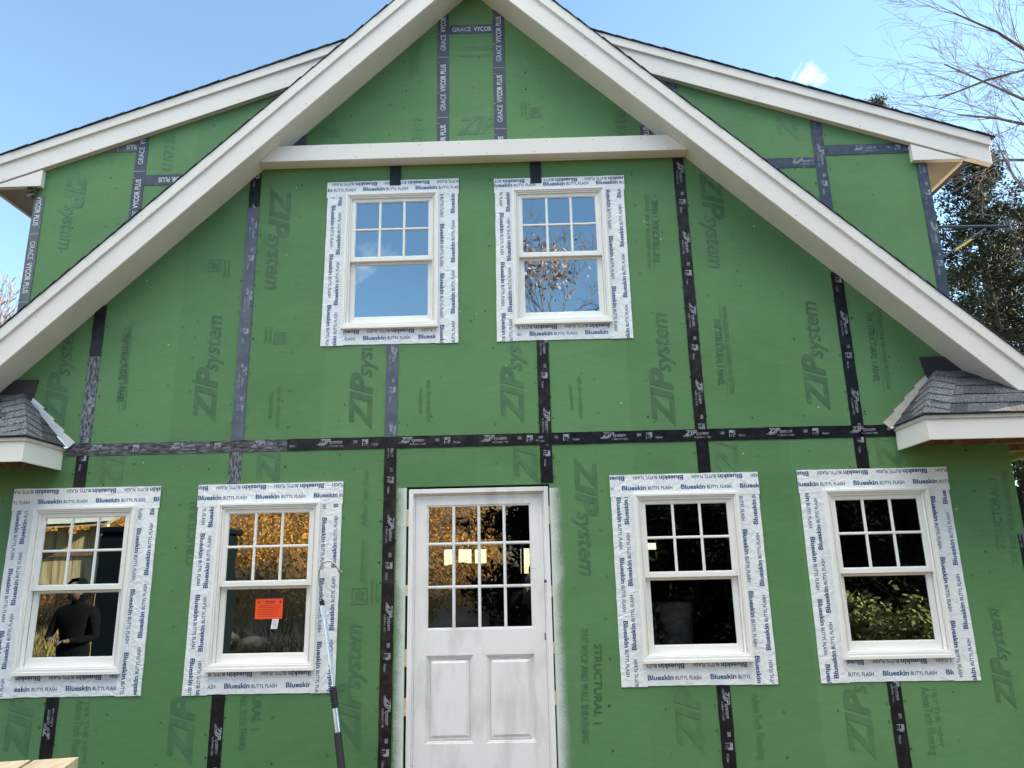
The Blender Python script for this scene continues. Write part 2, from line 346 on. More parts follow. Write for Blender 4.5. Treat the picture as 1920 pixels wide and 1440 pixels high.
# ------------------------------------------------------------------ the house
house = thing('house', 'unfinished gabled house clad in green sheathing boards with white trim', 'house', (CX, 0, 0))
house_inv = Matrix.Translation((-CX, 0, 0))
PARTS = []
def hp(mb, name, m_, parent=None, **k):
    """a part of the house (or a sub-part of one of its parts)"""
    if parent is None: mb.v = [(x-CX, y, z) for x, y, z in mb.v]
    else:
        mb.v = [(x-CX, y, z) for x, y, z in mb.v]
    return mb.build(name, m_, parent or house, **k)

SL = .967
zs = lambda u: 6.945-SL*u          # underside line of the steep rake
zst = lambda u: 7.17-SL*u          # step between its two boards
zt = lambda u: 7.28-SL*u           # its top
dt_ = lambda u: 6.825-.358*u       # top of the shallow dormer rake
WX0, WX1 = 2*CX-7.228, 7.228       # lower storey corners
DX0, DX1 = -.700, 6.985            # upper side walls
OV = .27                           # front overhang
WIN = [(-.312, 1.069), (1.118, 1.069), (4.315, 1.069), (5.759, 1.069)]
UWIN = [(2.017, 3.683), (3.436, 3.683)]
WW, WH = .792, 1.227
DOOR = (2.572, 3.672, 2.392)       # rough opening
def wall_mesh():
    mb = MB(); holes = [(x+.012, x+WW-.012, z+.012, z+WH-.012) for x, z in WIN+UWIN] + [(DOOR[0], DOOR[1], -.5, DOOR[2])]
    xs = sorted({WX0, WX1, DX0, DX1, CX, *[h[0] for h in holes], *[h[1] for h in holes], CX-3.6, CX+3.6, CX-.45, CX+.45})
    for a, b in zip(xs, xs[1:]):
        mid = (a+b)/2; inner = DX0 < mid < DX1
        def top(x): u = abs(x-CX); return max(dt_(u)-.14, zs(u)+.01) if inner else zs(u)+.05
        hs = sorted([(h[2], h[3]) for h in holes if h[0] <= a+1e-6 and h[1] >= b-1e-6])
        z = .15
        for h0, h1 in hs:
            if h0 > z: mb.quad((a, 0, z), (b, 0, z), (b, 0, h0), (a, 0, h0))
            z = max(z, h1)
        mb.quad((a, 0, z), (b, 0, z), (b, 0, top(b)), (a, 0, top(a)))
    for h in holes:                      # reveals
        x0, x1, z0, z1 = h; z0 = max(z0, .15)
        mb.quad((x0, 0, z0), (x0, .14, z0), (x0, .14, z1), (x0, 0, z1)); mb.quad((x1, 0, z0), (x1, 0, z1), (x1, .14, z1), (x1, .14, z0))
        mb.quad((x0, 0, z1), (x0, .14, z1), (x1, .14, z1), (x1, 0, z1))
    return mb
wall = hp(wall_mesh(), 'wall', M['green'], fix=False)
# fastener marks of the sheathing, in the wall's mesh as a second material
def add_marks():
    mb = MB(); kinds = []
    rnd = random.Random(3)
    def blocked(x, z):
        for wx, wz in WIN+UWIN:
            if wx-.15 < x < wx+WW+.15 and wz-.15 < z < wz+WH+.15: return True
        if DOOR[0]-.03 < x < DOOR[1]+.03 and z < DOOR[2]+.03: return True
        u = abs(x-CX)
        if z > dt_(u)-.3: return True
        if not (DX0+.05 < x < DX1-.05) and z > zs(u)-.05: return True
        if abs(z-2.745) < .06: return True
        return False
    for k in range(-3, 20):
        x = k*G/3
        if k % 3 == 0: cols = (x-.062, x+.062)
        else: cols = (x,)
        for cx_ in cols:
            if not WX0+.03 < cx_ < WX1-.03: continue
            z = .42+rnd.random()*.1; st = .152 if k % 3 == 0 else .305
            while z < 6.9:
                xx = cx_+rnd.uniform(-.014, .014); zz = z+rnd.uniform(-.02, .02); z += st
                if rnd.random() < .16 or blocked(xx, zz): continue
                r = rnd.uniform(.0065, .0105) ; ri = r*rnd.choice((.55, .65, .7, 0)); n = 10; b = len(mb.v)
                y = -.0012
                a0 = rnd.uniform(0, 6.28); span = rnd.choice((10, 10, 10, 7, 6))
                for i in range(n+1):
                    a = a0+2*pi*i/n; mb.v.append((xx+r*cos(a), y, zz+r*sin(a))); mb.v.append((xx+ri*cos(a), y, zz+ri*sin(a)))
                for i in range(span): mb.f.append((b+2*i, b+2*i+2, b+2*i+3, b+2*i+1)); kinds.append(1)
                if rnd.random() < .16:
                    gx, gz = xx+rnd.uniform(-.006, .006), zz+rnd.uniform(-.006, .006); b = len(mb.v); q = .0028
                    mb.v += [(gx-q, -.0016, gz-q), (gx+q, -.0016, gz-q), (gx+q, -.0016, gz+q), (gx-q, -.0016, gz+q)]; mb.f.append((b, b+1, b+2, b+3)); kinds.append(2)
    for i in range(150):               # stray scuffs, knots and drips
        xx = rnd.uniform(WX0+.1, WX1-.1); zz = rnd.uniform(.6, 6.3)
        if blocked(xx, zz): continue
        b = len(mb.v); n = 6
        for j in range(n): a = 2*pi*j/n; r = rnd.uniform(.003, .010); mb.v.append((xx+r*cos(a), -.0014, zz+r*1.2*sin(a)))
        mb.f.append(tuple(b+j for j in range(n))); kinds.append(1 if rnd.random() < .8 else 2)
    me = wall.data; me.materials.append(M['ring']); me.materials.append(M['glint'])
    bm = bmesh.new(); bm.from_mesh(me); vv = [bm.verts.new((x-CX, y, z)) for x, y, z in mb.v]
    for f, k in zip(mb.f, kinds):
        fc = bm.faces.new([vv[i] for i in f]); fc.material_index = k
    bm.to_mesh(me); bm.free()
add_marks()
def inset(o, mb, m_):
    """marks of another colour inside a part's own mesh"""
    me = o.data; me.materials.append(m_); k = len(me.materials)-1
    bm = bmesh.new(); bm.from_mesh(me); vv = [bm.verts.new((x-CX, y, z)) for x, y, z in mb.v]
    for f in mb.f: bm.faces.new([vv[i] for i in f]).material_index = k
    bm.to_mesh(me); bm.free()

# printed markings on the sheathing
def sheath_print(build, tone, name='printed_marking'):
    mb = MB(); build(mb); return hp(mb, name, M[tone], wall, fix=False)
YP = -.0022
def P2(px, py): return Vector(at(px, py))
def big(p0, p1, cap, tone, full=True, clip=None, frac=None):
    """slanted brand lettering; p0 first letter, p1 last letter (photo pixels)"""
    def b(mb):
        a, e = P2(*p0), P2(*p1); d = e-a; t = MB(); logo_zip(t, a, d, d.length, cap, YP, full)
        if clip: t = clipmesh(t, *clip)
        mb.v, mb.f = t.v, t.f
    return sheath_print(b, tone)
ztop_seam = 2.745
for px0, py0, px1, py1, tone in ((115, 800, 146, 600, 'p_mid'), (402, 792, 416, 588, 'p_dark'), (694, 805, 701, 596, 'p_dark'), (977, 793, 979, 585, 'p_mid'), (1265, 800, 1250, 583, 'p_dark'), (1554, 770, 1531, 562, 'p_dark')):
    a = P2(px0, py0); e = P2(px1, py1); xx = (a[0]+e[0])/2
    lim = 9
    if 2.0 < xx < 2.9 or 3.4 < xx < 4.25: lim = 3.53
    def b(mb, xx=xx, a=a, e=e, lim=lim):
        t = MB(); logo_zip(t, (xx, a[1]), (0, 1), e[1]-a[1], .165, YP); t = clipmesh(t, -9, 19, -9, min(lim, 9)); mb.v, mb.f = t.v, t.f
    sheath_print(b, tone)
def colprint(x, z0, z1, cap, tone, down=False, clip=(-9, 19, -9, 19), full=True):
    def b(mb):
        t = MB(); d = (0, -1) if down else (0, 1); logo_zip(t, (x, z1 if down else z0), d, z1-z0, cap, YP, full); t = clipmesh(t, *clip); mb.v, mb.f = t.v, t.f
    sheath_print(b, tone)
# lower row, cut by the seam tape or by the membranes
colprint(P2(1006, 905)[0], 2.40, 3.32, .165, 'p_mid', clip=(-9, 19, 2.40, 2.70))
for px, tone in ((228, 'p_faint'), (522, 'p_mid'), (1385, 'p_faint'), (1692, 'p_faint')):
    x = P2(px, 890)[0]; colprint(x, 2.42, 3.34, .165, tone, clip=(-9, 19, 2.43, 2.69))
for px, py, tone in ((48, 1425, 'p_mid'), (356, 1433, 'p_mid'), (1318, 1412, 'p_faint'), (1642, 1425, 'p_faint')):
    a = P2(px, py); colprint(a[0], a[1], a[1]+.93, .165, tone, clip=(-9, 19, .2, .908))
a = P2(672, 1405); e = P2(672, 1165); colprint(a[0], a[1], e[1], .165, 'p_mid')
a = P2(1078, 856); e = P2(1078, 1082); colprint(a[0], e[1], a[1], .155, 'p_mid', down=True)
a = P2(512, 350); e = P2(512, 545); colprint(a[0]-.01, e[1], a[1], .165, 'p_dark', down=True)
a = P2(1313, 322); e = P2(1313, 506); colprint(P2(1322, 420)[0], e[1], a[1], .165, 'p_dark', down=True)
a = P2(980, 130); colprint(P2(980, 90)[0], a[1], a[1]+.93, .16, 'p_mid', down=True, clip=(-9, 19, -9, 6.0))
a = P2(792, 218); colprint(a[0], a[1]-.93, a[1], .16, 'p_faint', clip=(-9, 19, 5.36, 9))
a = P2(1170, 180); colprint(a[0], a[1]-.93, a[1], .16, 'p_mid', clip=(-9, 19, 5.36, 9))
a = P2(303, 322); colprint(a[0], a[1], a[1]+.9, .16, 'p_faint', down=True, clip=(-9, 19, -9, 5.55))
a = P2(108, 470); colprint(a[0], a[1], a[1]+.8, .16, 'p_faint', down=True, clip=(-9, 19, -9, 5.15))
a = P2(1495, 262); colprint(a[0], a[1], a[1]+.9, .15, 'p_faint', clip=(-9, 19, -9, 5.55))
sheath_print(lambda mb: lay(mb, 'ZIP', P2(855, 252), (1, .02), P2(925, 250)[0]-P2(855, 252)[0], .16, YP, .035, .3), 'p_faint')
a = P2(1905, 1330); colprint(a[0], a[1], a[1]+.7, .12, 'p_mid', clip=(-9, 7.2, -9, 19))
def stencil(txt, p0, p1, cap, tone='p_text', line=None, font=0.0):
    def b(mb):
        a, e = P2(*p0), P2(*p1); d = e-a; lay(mb, txt, a, d, d.length, cap, YP, font)
    sheath_print(b, tone)
    if line is not None:
        def b2(mb): a, e = P2(*p0), P2(*p1); d = e-a; rect(mb, a, d, -.02, d.length+.02, line, line+.004, YP)
        sheath_print(b2, tone, 'printed_line')
for dx, p7a, p7b, wa, wb in ((0, (230, 625), (219, 756), (240, 613), (228, 768)), (0, (1338, 598), (1347, 722), (1353, 574), (1369, 738)), (0, (1624, 585), (1638, 716), (1642, 572), (1662, 730))):
    stencil('7/16" STRUCTURAL 1 PANEL', p7a, p7b, .050, 'p_text', None, .01)
    stencil('WATER-RESISTIVE & AIR BARRIER PROTECTION', wa, wb, .036, 'p_mid', -.02)
stencil('7/16" STRUCTURAL 1 PANEL', (1238, 492), (1233, 374), .050, 'p_text', None, .01)
stencil('WATER-RESISTIVE & AIR BARRIER', (1222, 503), (1216, 363), .034, 'p_mid', -.02)
stencil('STRUCTURAL 1', (1114, 1207), (1114, 1357), .055, 'p_text', None, .015)
stencil('7/16" ROOF AND WALL SHEATHING', (1089, 1178), (1091, 1393), .050, 'p_mid', None, .01)
stencil('STRUCTURAL', (364, 1060), (372, 935), .065, 'p_mid', None, .015)
stencil('STRUCTURAL 1', (1885, 1030), (1868, 898), .060, 'p_mid', None, .015)
stencil('7/16" ROOF AND WALL SHEATHING', (1910, 1056), (1888, 880), .045, 'p_mid')
stencil('URAL 1', (474, 1303), (471, 1368), .065, 'p_mid', None, .015)
stencil('ALL SHEATHING', (451, 1303), (447, 1406), .050, 'p_mid', None, .01)
stencil('AdvanTech Flooring', (143, 1312), (132, 1437), .060, 'p_faint')
stencil('TRY THE NEW', (160, 1312), (153, 1432), .032, 'p_faint')
stencil('AdvanTech Flooring', (1408, 1300), (1422, 1424), .060, 'p_faint')
stencil('AdvanTech Flooring', (1726, 1288), (1745, 1416), .060, 'p_faint')
stencil('TRY THE NEW', (1746, 1288), (1762, 1400), .032, 'p_faint')
stencil('AdvanTech Floor', (688, 985), (692, 878), .050, 'p_faint')
stencil('LIMITED WARRANTY', (682, 1092), (686, 1012), .030, 'p_faint', -.015)
stencil('with the revolution', (520, 722), (516, 802), .040, 'p_faint')
stencil('HEAVY-MAN', (505, 735), (502, 785), .036, 'p_mid')
stencil('with the revolution', (800, 712), (800, 790), .040, 'p_faint'); stencil('evolution', (786, 728), (785, 775), .036, 'p_faint')
stencil('with the revolution', (1082, 705), (1086, 783), .040, 'p_faint'); stencil('revolution', (1066, 722), (1070, 768), .036, 'p_faint')
stencil('CONTINUOUS JOIN', (779, 60), (777, 135), .045, 'p_faint', -.02); stencil('WALL & AIR BARRIER', (768, 70), (766, 146), .032, 'p_faint')
stencil('EXPOSURE', (872, 95), (925, 93), .040, 'p_faint'); stencil('WATER-RESISTIVE', (858, 108), (928, 106), .030, 'p_faint')
def box30(px, py, w_, up, tone, side):
    """the small square with 30 in it"""
    def b(mb):
        c = P2(px, py); h = w_/2; d = (0, 1) if up else (0, -1); t = .008
        for a0, a1, b0, b1 in ((-h, h, -h, -h+t), (-h, h, h-t, h), (-h, -h+t, -h+t, h-t), (h-t, h, -h+t, h-t)): rect(mb, c, d, a0, a1, b0, b1, YP)
        q = Vector(c)+Vector(d)*(-h*.62)+Vector((-d[1], d[0]))*(-h*.6); lay(mb, '30', q, d, w_*.62, w_*.6, YP, .03)
    def cap_(mb):
        c = P2(px, py); h = w_/2; d = (0, 1) if up else (0, -1); u = Vector((-d[1], d[0]))
        for k, s_ in enumerate(('YEAR LIMITED', 'WARRANTY')):
            q = Vector(c)+Vector(d)*(-h*.9)+u*((h+.02+.035*k) if side > 0 else -(h+.045+.035*k)); lay(mb, s_, q, d, w_*1.5, .022, YP)
    sheath_print(cap_, tone)
    sheath_print(b, tone)
box30(403, 498, .11, False, 'p_mid', 1); box30(525, 634, .10, True, 'p_mid', 1); box30(1003, 211, .10, True, 'p_faint', 1); box30(674, 1118, .12, True, 'p_mid', -1)
box30(627, 250, .09, True, 'p_mid', 1)

# ------------------------------------------------------------------ tapes over the board joints
TW = .095
def ziptext(out, a, d, L_, phase, y):
    """maker's marks repeated along a tape"""
    per = .648; s = -phase
    d = Vector(d); u = Vector((-d[1], d[0]))
    while s < L_:
        q = Vector(a)+d*s; mb = MB(); out.append(mb)
        logo_zip(mb, q-u*(-.002), d, .190, .036, y)
        rect(mb, q, d, -.012, .062, -.006, -.0015, y, .3); rect(mb, q, d, -.004, .05, -.012, -.009, y, .3)
        lay(mb, 'FLASHING TAPE', q+d*.075-u*.024, d, .125, .013, y, .01)
        q2 = q+d*.275; mb = MB(); out.append(mb)
        for k in range(3): rect(mb, q2, d, .0, .032, .002+.008*k, .0065+.008*k, y)
        q3 = q+d*.345; mb = MB(); out.append(mb)
        rect(mb, q3, d, 0, .048, .012, .032, y); rect(mb, q3, d, .03, .048, -.006, .012, y)
        rect(mb, q3, d, 0, .007, -.02, .006, y); lay(mb, 'TE', q3+d*.012-u*.020, d, .030, .018, y, .01)
        mb = MB(); out.append(mb); lay(mb, 'Huber', q3+d*.075-u*.018, d, .055, .018, y, .01)
        s += per
def gracetext(out, a, d, L_, phase, y, per=.62):
    s = -phase; d = Vector(d); u = Vector((-d[1], d[0]))
    while s < L_:
        q = Vector(a)+d*s-u*.022; mb = MB(); out.append(mb)
        lay(mb, 'GRACE', q, d, .17, .044, y, .0); lay(mb, 'VYCOR', q+d*.195, d, .165, .044, y, .028); lay(mb, 'PLUS', q+d*.375, d, .10, .044, y, .022)
        for k in range(2): rect(mb, Vector(a)+d*(s+.18+.31*k), d, 0, .0035, .035, .05, y)
        rect(mb, Vector(a)+d*(s-.07), d, 0, .003, -.05, .05, y)
        s += per
TL = [0]
def tape(x0, x1, z0, z1, m_='zip', kind='zip', dirn='down', phase=.2, lift=0, name='seam_tape', ragged=True):
    TL[0] += 1
    y = -.0035-.0008*(TL[0] % 3)-lift; mb = MB(); rnd = random.Random(TL[0])
    vert = (z1-z0) > (x1-x0); L_ = (z1-z0) if vert else (x1-x0); n = max(2, int(L_/.06)); j = .0016 if ragged else 0
    A = []; B = []
    for i in range(n+1):
        t = i/n; da, db = rnd.uniform(-j, j), rnd.uniform(-j, j)
        if vert: z = z0+(z1-z0)*t; A.append((x0+da, z)); B.append((x1+db, z))
        else: x = x0+(x1-x0)*t; A.append((x, z0+da)); B.append((x, z1+db))
    for i in range(n):
        q = [A[i], A[i+1], B[i+1], B[i]]
        if vert: q = q[::-1]
        mb.quad(*[(p[0], y, p[1]) for p in q])
    # thin edges so that the tape has a body
    for E_ in (A, B):
        for i in range(n): mb.quad((E_[i][0], y, E_[i][1]), (E_[i+1][0], y, E_[i+1][1]), (E_[i+1][0], -.0003, E_[i+1][1]), (E_[i][0], -.0003, E_[i][1]))
    o = hp(mb, name, M[m_], fix=False)
    t = []; cx_, cz_ = (x0+x1)/2, (z0+z1)/2; fn = ziptext if kind == 'zip' else gracetext
    if dirn == 'down': fn(t, (cx_, z1), (0, -1), L_, phase, y-.0006)
    elif dirn == 'up': fn(t, (cx_, z0), (0, 1), L_, phase, y-.0006)
    elif dirn == 'right': fn(t, (x0, cz_), (1, 0), L_, phase, y-.0006)
    elif dirn == 'left': fn(t, (x1, cz_), (-1, 0), L_, phase, y-.0006)
    if kind != 'none':
        for q in t:
            q = clipmesh(q, x0+.002, x1-.002, z0+.002, z1-.002)
            if q.f: hp(q, 'tape_print', M['graceink' if kind == 'grace' else 'tapeink'], o, fix=False)
    return o
h = TW/2; SZ = 2.745
def vt(k, z0, z1, *a, **kw): return tape(k*G-h, k*G+h, z0, z1, *a, **kw)
HT = 1.069+WH+.13; HB = 1.069-.14
vt(0, 2.80, zs(CX)-.30, 'zipscuff', phase=-.45); tape(-h, h, zs(CX)-.42, zs(CX)+.02, 'zip', kind='none', lift=.0014); vt(0, HT, 2.70, 'zip', phase=.35); vt(0, .2, HB, 'zip', dirn='up', phase=.2)
vt(1, 2.79, zs(CX-G)-.30, 'zipblue', phase=-.1, lift=.001); tape(G-h, G+h, zs(CX-G)-.302, zs(CX-G)+.02, 'zip', phase=.35); vt(1, HT, 2.70, 'zipscuff', kind='none'); vt(1, .2, HB, 'zip', phase=-.22)
vt(2, 2.79, 3.56, 'zipblue', phase=-.02, lift=.001); vt(2, .2, 2.70, 'zipbrown', phase=.12); tape(2*G-h-.005, 2*G+h-.005, 4.985, 5.17, 'zip', kind='none', lift=.006)
vt(3, 2.79, 3.56, 'zipbrown', phase=.07, lift=.001); vt(3, 2.40, 2.70, 'zip', phase=.3); tape(3*G-h-.012, 3*G+h-.012, 4.965, 5.17, 'zip', kind='none', lift=.006)
vt(4, 2.70, 5.175, 'zipbrown', phase=-.05, lift=.001); vt(4, HT, 2.70, 'zip', kind='none'); vt(4, .2, HB, 'zip', phase=-.05)
vt(5, 2.70, zs(5*G-CX)+.02, 'zip', phase=.3, lift=.001); vt(5, HT, 2.70, 'zip', phase=.35); vt(5, .2, HB, 'zip', phase=.05)
tape(-.13, 1.62, SZ-h, SZ+h, 'zipscuffh', dirn='right', phase=-.18); tape(1.62, 3.60, SZ-h, SZ+h, 'zipbrown', dirn='right', phase=.40); tape(3.60, 6.9, SZ-h, SZ+h, 'zip', dirn='right', phase=.15)
# side dormer walls
vt(5, zs(5*G-CX)+.2, dt_(5*G-CX)-.2, 'zipwing', phase=.35)
vt(4, zs(4*G-CX)+.2, dt_(4*G-CX)-.2, 'zipwing', phase=.2)
a = P2(1543, 283); b_ = P2(1712, 277); tape(a[0]+.02, b_[0]+.03, b_[1]-.048, b_[1]+.047, 'zipwing', dirn='right', phase=-.25)
a = P2(1430, 306); b_ = P2(1528, 304); tape(a[0], b_[0], b_[1]-.047, b_[1]+.047, 'zipwing', dirn='right', phase=.4)
tape(DX1-.085, DX1+.004, 3.2, 5.05, 'zipwing', phase=.1, name='corner_tape')
tape(DX0-.004, DX0+.085, 3.3, 4.98, 'gracegrey', 'grace', phase=.2, name='corner_tape')
tape(WX1-.055, WX1+.004, .2, 1.935, 'zip', phase=.1, name='corner_tape')
a = P2(268, 280); tape(a[0]-.055, a[0]+.045, zs(CX-a[0])+.2, dt_(CX-a[0])-.2, 'grace', 'grace', dirn='up', phase=.30)
b_ = P2(200, 277); tape(b_[0]-.15, a[0]-.05, b_[1]-.05, b_[1]+.04, 'gracegrey', 'grace', dirn='left', phase=.38)
c = P2(320, 337); tape(a[0]+.04, c[0]+.25, c[1]-.05, c[1]+.05, 'grace', 'grace', dirn='left', phase=.12)
# gable peak
for px, py, dn, ph in ((831, 130, 'up', .22), (936, 130, 'up', .35)):
    a = P2(px, py); tape(a[0]-.052, a[0]+.052, 5.31, zs(abs(a[0]-CX))+.04, 'grace', 'grace', dirn=dn, phase=ph)
a0 = P2(842, 57); a1 = P2(926, 57); tape(a0[0], a1[0]-.012, a0[1]-.042, a0[1]+.048, 'grace', 'grace', dirn='right', phase=-.03)
for px in (565, 1211):
    a = P2(px, 245); tape(a[0]-.05, a[0]+.05, 5.31, zs(abs(a[0]-CX))+.03, 'grace', 'grace' if px > 900 else 'none', dirn='up', phase=.30)

# ------------------------------------------------------------------ windows
def window_parts(i, x0, z0):
    """local coordinates: x 0..WW, z 0..WH"""
    W_, H_ = WW, WH
    f = MB(); f.ring(0, W_, .028, H_, .020, .020, .018, .02, -.036, .02); f.ring(.020, W_-.020, .048, H_-.018, .013, .013, .012, .012, -.028, .03)
    f.ring(.033, W_-.033, .045, H_-.030, .011, .011, .010, .006, -.016, .06); f.ring(.044, W_-.044, .045, H_-.040, .005, .005, .005, .004, -.024, .02)
    f.prism([(-.003, .004), (W_+.003, .004), (W_+.003, .028), (-.003, .028)], -.040, .015)
    sill = MB(); n = len(sill.v)
    sill.v += [(.034, -.037, .032), (W_-.034, -.037, .032), (W_-.034, .05, .062), (.034, .05, .062), (.034, -.037, .014), (W_-.034, -.037, .014), (W_-.034, .05, .014), (.034, .05, .014)]
    sill.f += [(0, 1, 2, 3), (7, 6, 5, 4), (0, 4, 5, 1), (1, 5, 6, 2), (2, 6, 7, 3), (3, 7, 4, 0)]
    us = MB(); zu0 = H_-.622; us.ring(.049, W_-.049, zu0, H_-.045, .032, .032, .030, .036, -.008, .018); us.ring(.081, W_-.081, zu0+.036, H_-.075, .006, .006, .006, .006, -.003, .012)
    mu = MB(); gx0, gx1, gz0, gz1 = .087, W_-.087, zu0+.042, H_-.081
    for k in (1, 2):
        x = gx0+(gx1-gx0)*k/3; mu.prism([(x-.010, gz0), (x+.010, gz0), (x+.010, gz1), (x-.010, gz1)], -.001, .010); mu.box(x-.006, x+.006, -.007, -.0012, gz0, gz1)
    zm = (gz0+gz1)/2
    xs_ = [gx0]+[gx0+(gx1-gx0)*k/3 for k in (1, 2)]+[gx1]
    for k in range(3):
        xa = xs_[k]+(.0102 if k else 0); xb = xs_[k+1]-(.0102 if k < 2 else 0)
        mu.box(xa, xb, -.001, .010, zm-.010, zm+.010); mu.box(xa, xb, -.007, -.0012, zm-.006, zm+.006)
    ls = MB(); ls.ring(.049, W_-.049, .058, H_-.606, .038, .038, .032, .062, .024, .048); ls.ring(.087, W_-.087, .120, H_-.638, .005, .005, .005, .005, .029, .04)
    p1 = MB(); p1.quad((gx0-.003, .006, gz0-.003), (gx1+.003, .006, gz0-.003), (gx1+.003, .006, gz1+.003), (gx0-.003, .006, gz1+.003))
    p2 = MB(); p2.quad((.090, .036, .123), (W_-.090, .036, .123), (W_-.090, .036, H_-.641), (.090, .036, H_-.641))
    lk = MB(); lk.box(W_/2-.03, W_/2+.03, .022, .045, H_-.606, H_-.588); lk.box(W_/2-.012, W_/2+.028, .018, .04, H_-.588, H_-.578)
    return f, sill, us, mu, ls, p1, p2, lk
meshes = None
for i, (x0, z0) in enumerate(WIN+UWIN):
    if meshes is None:
        f, sill, us, mu, ls, p1, p2, lk = window_parts(i, x0, z0)
        fo = f.build('window', M['winwhite'], house, bevel=.0025)
        subs = [sill.build('sill', M['winwhite'], fo, bevel=.002), us.build('upper_sash', M['winwhite'], fo, bevel=.002), mu.build('muntin', M['winwhite'], fo, bevel=.0015),
                ls.build('lower_sash', M['winwhite'], fo, bevel=.002), p1.build('pane', M['glass'], fo, fix=False), p2.build('pane', M['glass'], fo, fix=False), lk.build('sash_lock', M['winwhite'], fo, bevel=.002)]
        meshes = (fo, subs); fo.location = (x0-CX, 0, z0)
    else:
        fo = meshes[0].copy(); COL.objects.link(fo); fo.parent = house; fo.location = (x0-CX, 0, z0)
        for s_ in meshes[1]:
            q = s_.copy(); COL.objects.link(q); q.parent = fo
    fo['label'] = ['lower window at the far left mirroring a sunlit shed', 'lower window with the orange notice on its glass', 'lower window just right of the door with buckets behind it', 'lower window at the far right mirroring green shrubs',
                   'left one of the two upper windows, mirroring clear sky', 'right one of the two upper windows, mirroring leafy twigs'][i]
# membranes round the windows
def skin_text(mb, a, d, L_, phase, y, per=.452):
    s = -phase; d = Vector(d)
    while s < L_:
        t = MB(); q = Vector(a)+d*s; lay(t, 'Blueskin', q, d, .186, .033, y, .028); lay(t, 'BUTYL FLASH', q+d*.200, d, .186, .025, y, .012); mb.append(t); s += per
def strip(x0, x1, z0, z1, horiz, rows, lev, ink, seed):
    """one length of printed membrane; rows: (offset across from low side, sense, phase)"""
    y = -.0058-.0016*lev; mb = MB(); rnd = random.Random(seed)
    n = 22; nn = 3; L_ = (x1-x0) if horiz else (z1-z0)
    tilt = rnd.uniform(-.006, .006)
    gr = {}
    for i in range(n+1):
        for j in range(nn+1):
            t, s = i/n, j/nn; e = rnd.uniform(-.0015, .0015) if j in (0, nn) else 0
            yy = y-rnd.uniform(0, .0006)
            if horiz: gr[i, j] = (x0+(x1-x0)*t, yy, z0+(z1-z0)*s+e+tilt*(t-.5))
            else: gr[i, j] = (x0+(x1-x0)*s+e+tilt*(t-.5), yy, z0+(z1-z0)*t)
    for i in range(n):
        for j in range(nn):
            q = [gr[i, j], gr[i+1, j], gr[i+1, j+1], gr[i, j+1]]
            mb.quad(*(q if horiz else q[::-1]))
    for i in range(n):
        for j in (0, nn):
            a, b = gr[i, j], gr[i+1, j]; mb.quad(a, b, (b[0], -.0002, b[2]), (a[0], -.0002, a[2]))
    o = hp(mb, 'flashing_strip', M['membrane'], fix=False)
    t = []
    for off, sense, ph in rows:
        if horiz: a = (x0, z0+off) if sense > 0 else (x1, z0+off); d = (sense, 0)
        else: a = (x0+off, z0) if sense > 0 else (x0+off, z1); d = (0, sense)
        skin_text(t, a, d, L_, ph, y-.0012)
    for q in t:
        q = clipmesh(q, x0+.003, x1-.003, z0+.003, z1-.003)
        if q.f: hp(q, 'strip_print', M[ink], o, fix=False)
def flash_window(x0, z0, L_, R_, T_, B_, ph, ink='navy', seed=0):
    xa, xb = x0-L_, x0+WW+R_; za, zb = z0-B_, z0+WH+T_
    # bottom strip, side strips over it, top strip over those
    strip(xa+.012, xb-.01, za+.004, z0+.045, True, [(.040, 1, ph[0]), (B_-.005, -1, ph[1])], 0, ink, seed+1)
    strip(xa, x0+.02, za, zb-.02, False, [(.040, -1, ph[2]), (.125, 1, ph[3])], 1, ink, seed+2)
    strip(x0+WW-.02, xb, za, zb-.02, False, [(.020+R_*.10, -1, ph[4]), (R_+.02-.028, 1, ph[5])], 1, ink, seed+3)
    strip(xa-.006, xb+.008, z0+WH-.02, zb, True, [(.052, 1, ph[6]), (T_+.02-.012, -1, ph[7])], 2, ink, seed+4)
flash_window(*WIN[0], .185, .165, .150, .150, (.33, .16, .32, .25, .15, .05, .25, .10), seed=10)
flash_window(*WIN[1], .165, .160, .150, .155, (.16, .30, .10, .15, .20, .02, .00, .30), seed=20)
flash_window(*WIN[2], .170, .165, .150, .155, (.27, .25, .30, .20, .04, .22, .36, .33), seed=30)
flash_window(*WIN[3], .175, .165, .155, .155, (.02, .10, .42, .42, .25, .10, .03, .30), seed=40)
flash_window(*UWIN[0], .165, .165, .125, .130, (.12, .10, .25, .10, .05, .20, .14, .20), seed=50)
flash_window(*UWIN[1], .145, .165, .110, .130, (.20, .30, .15, .20, .36, .10, .03, .05), seed=60)

# ------------------------------------------------------------------ door
jx0, jx1, jz = 2.590, 3.662, 2.372
df = MB()
for x_ in (jx0, jx1-.034): df.box(x_, x_+.034, -.012, .11, .3, jz)
df.box(jx0+.0343, jx1-.0343, -.0115, .11, jz-.034, jz)
for x_ in (jx0+.034, jx1-.034-.012): df.box(x_, x_+.012, .012, .10, .3, jz-.034)
df.box(jx0+.0463, jx1-.0463, .0125, .10, jz-.046, jz-.0341)
door_frame = hp(df, 'door_frame', M['door'], bevel=.002)
q = MB(); rs = random.Random(4)
for zz in (2.13, 1.55, 1.12, .78):
    for xx in (DOOR[0]+.0005, jx1+.0005): q.box(xx, xx+.009 if xx > 3 else xx+.017, -.004-rs.uniform(0, .008), .1, zz+rs.uniform(-.05, .05), zz+.07+rs.uniform(0, .05))
hp(q, 'shim', M['wood'], door_frame)
lx0, lx1, lz1 = jx0+.0475, jx1-.0475, jz-.048
YD = .024                          # front face of the leaf
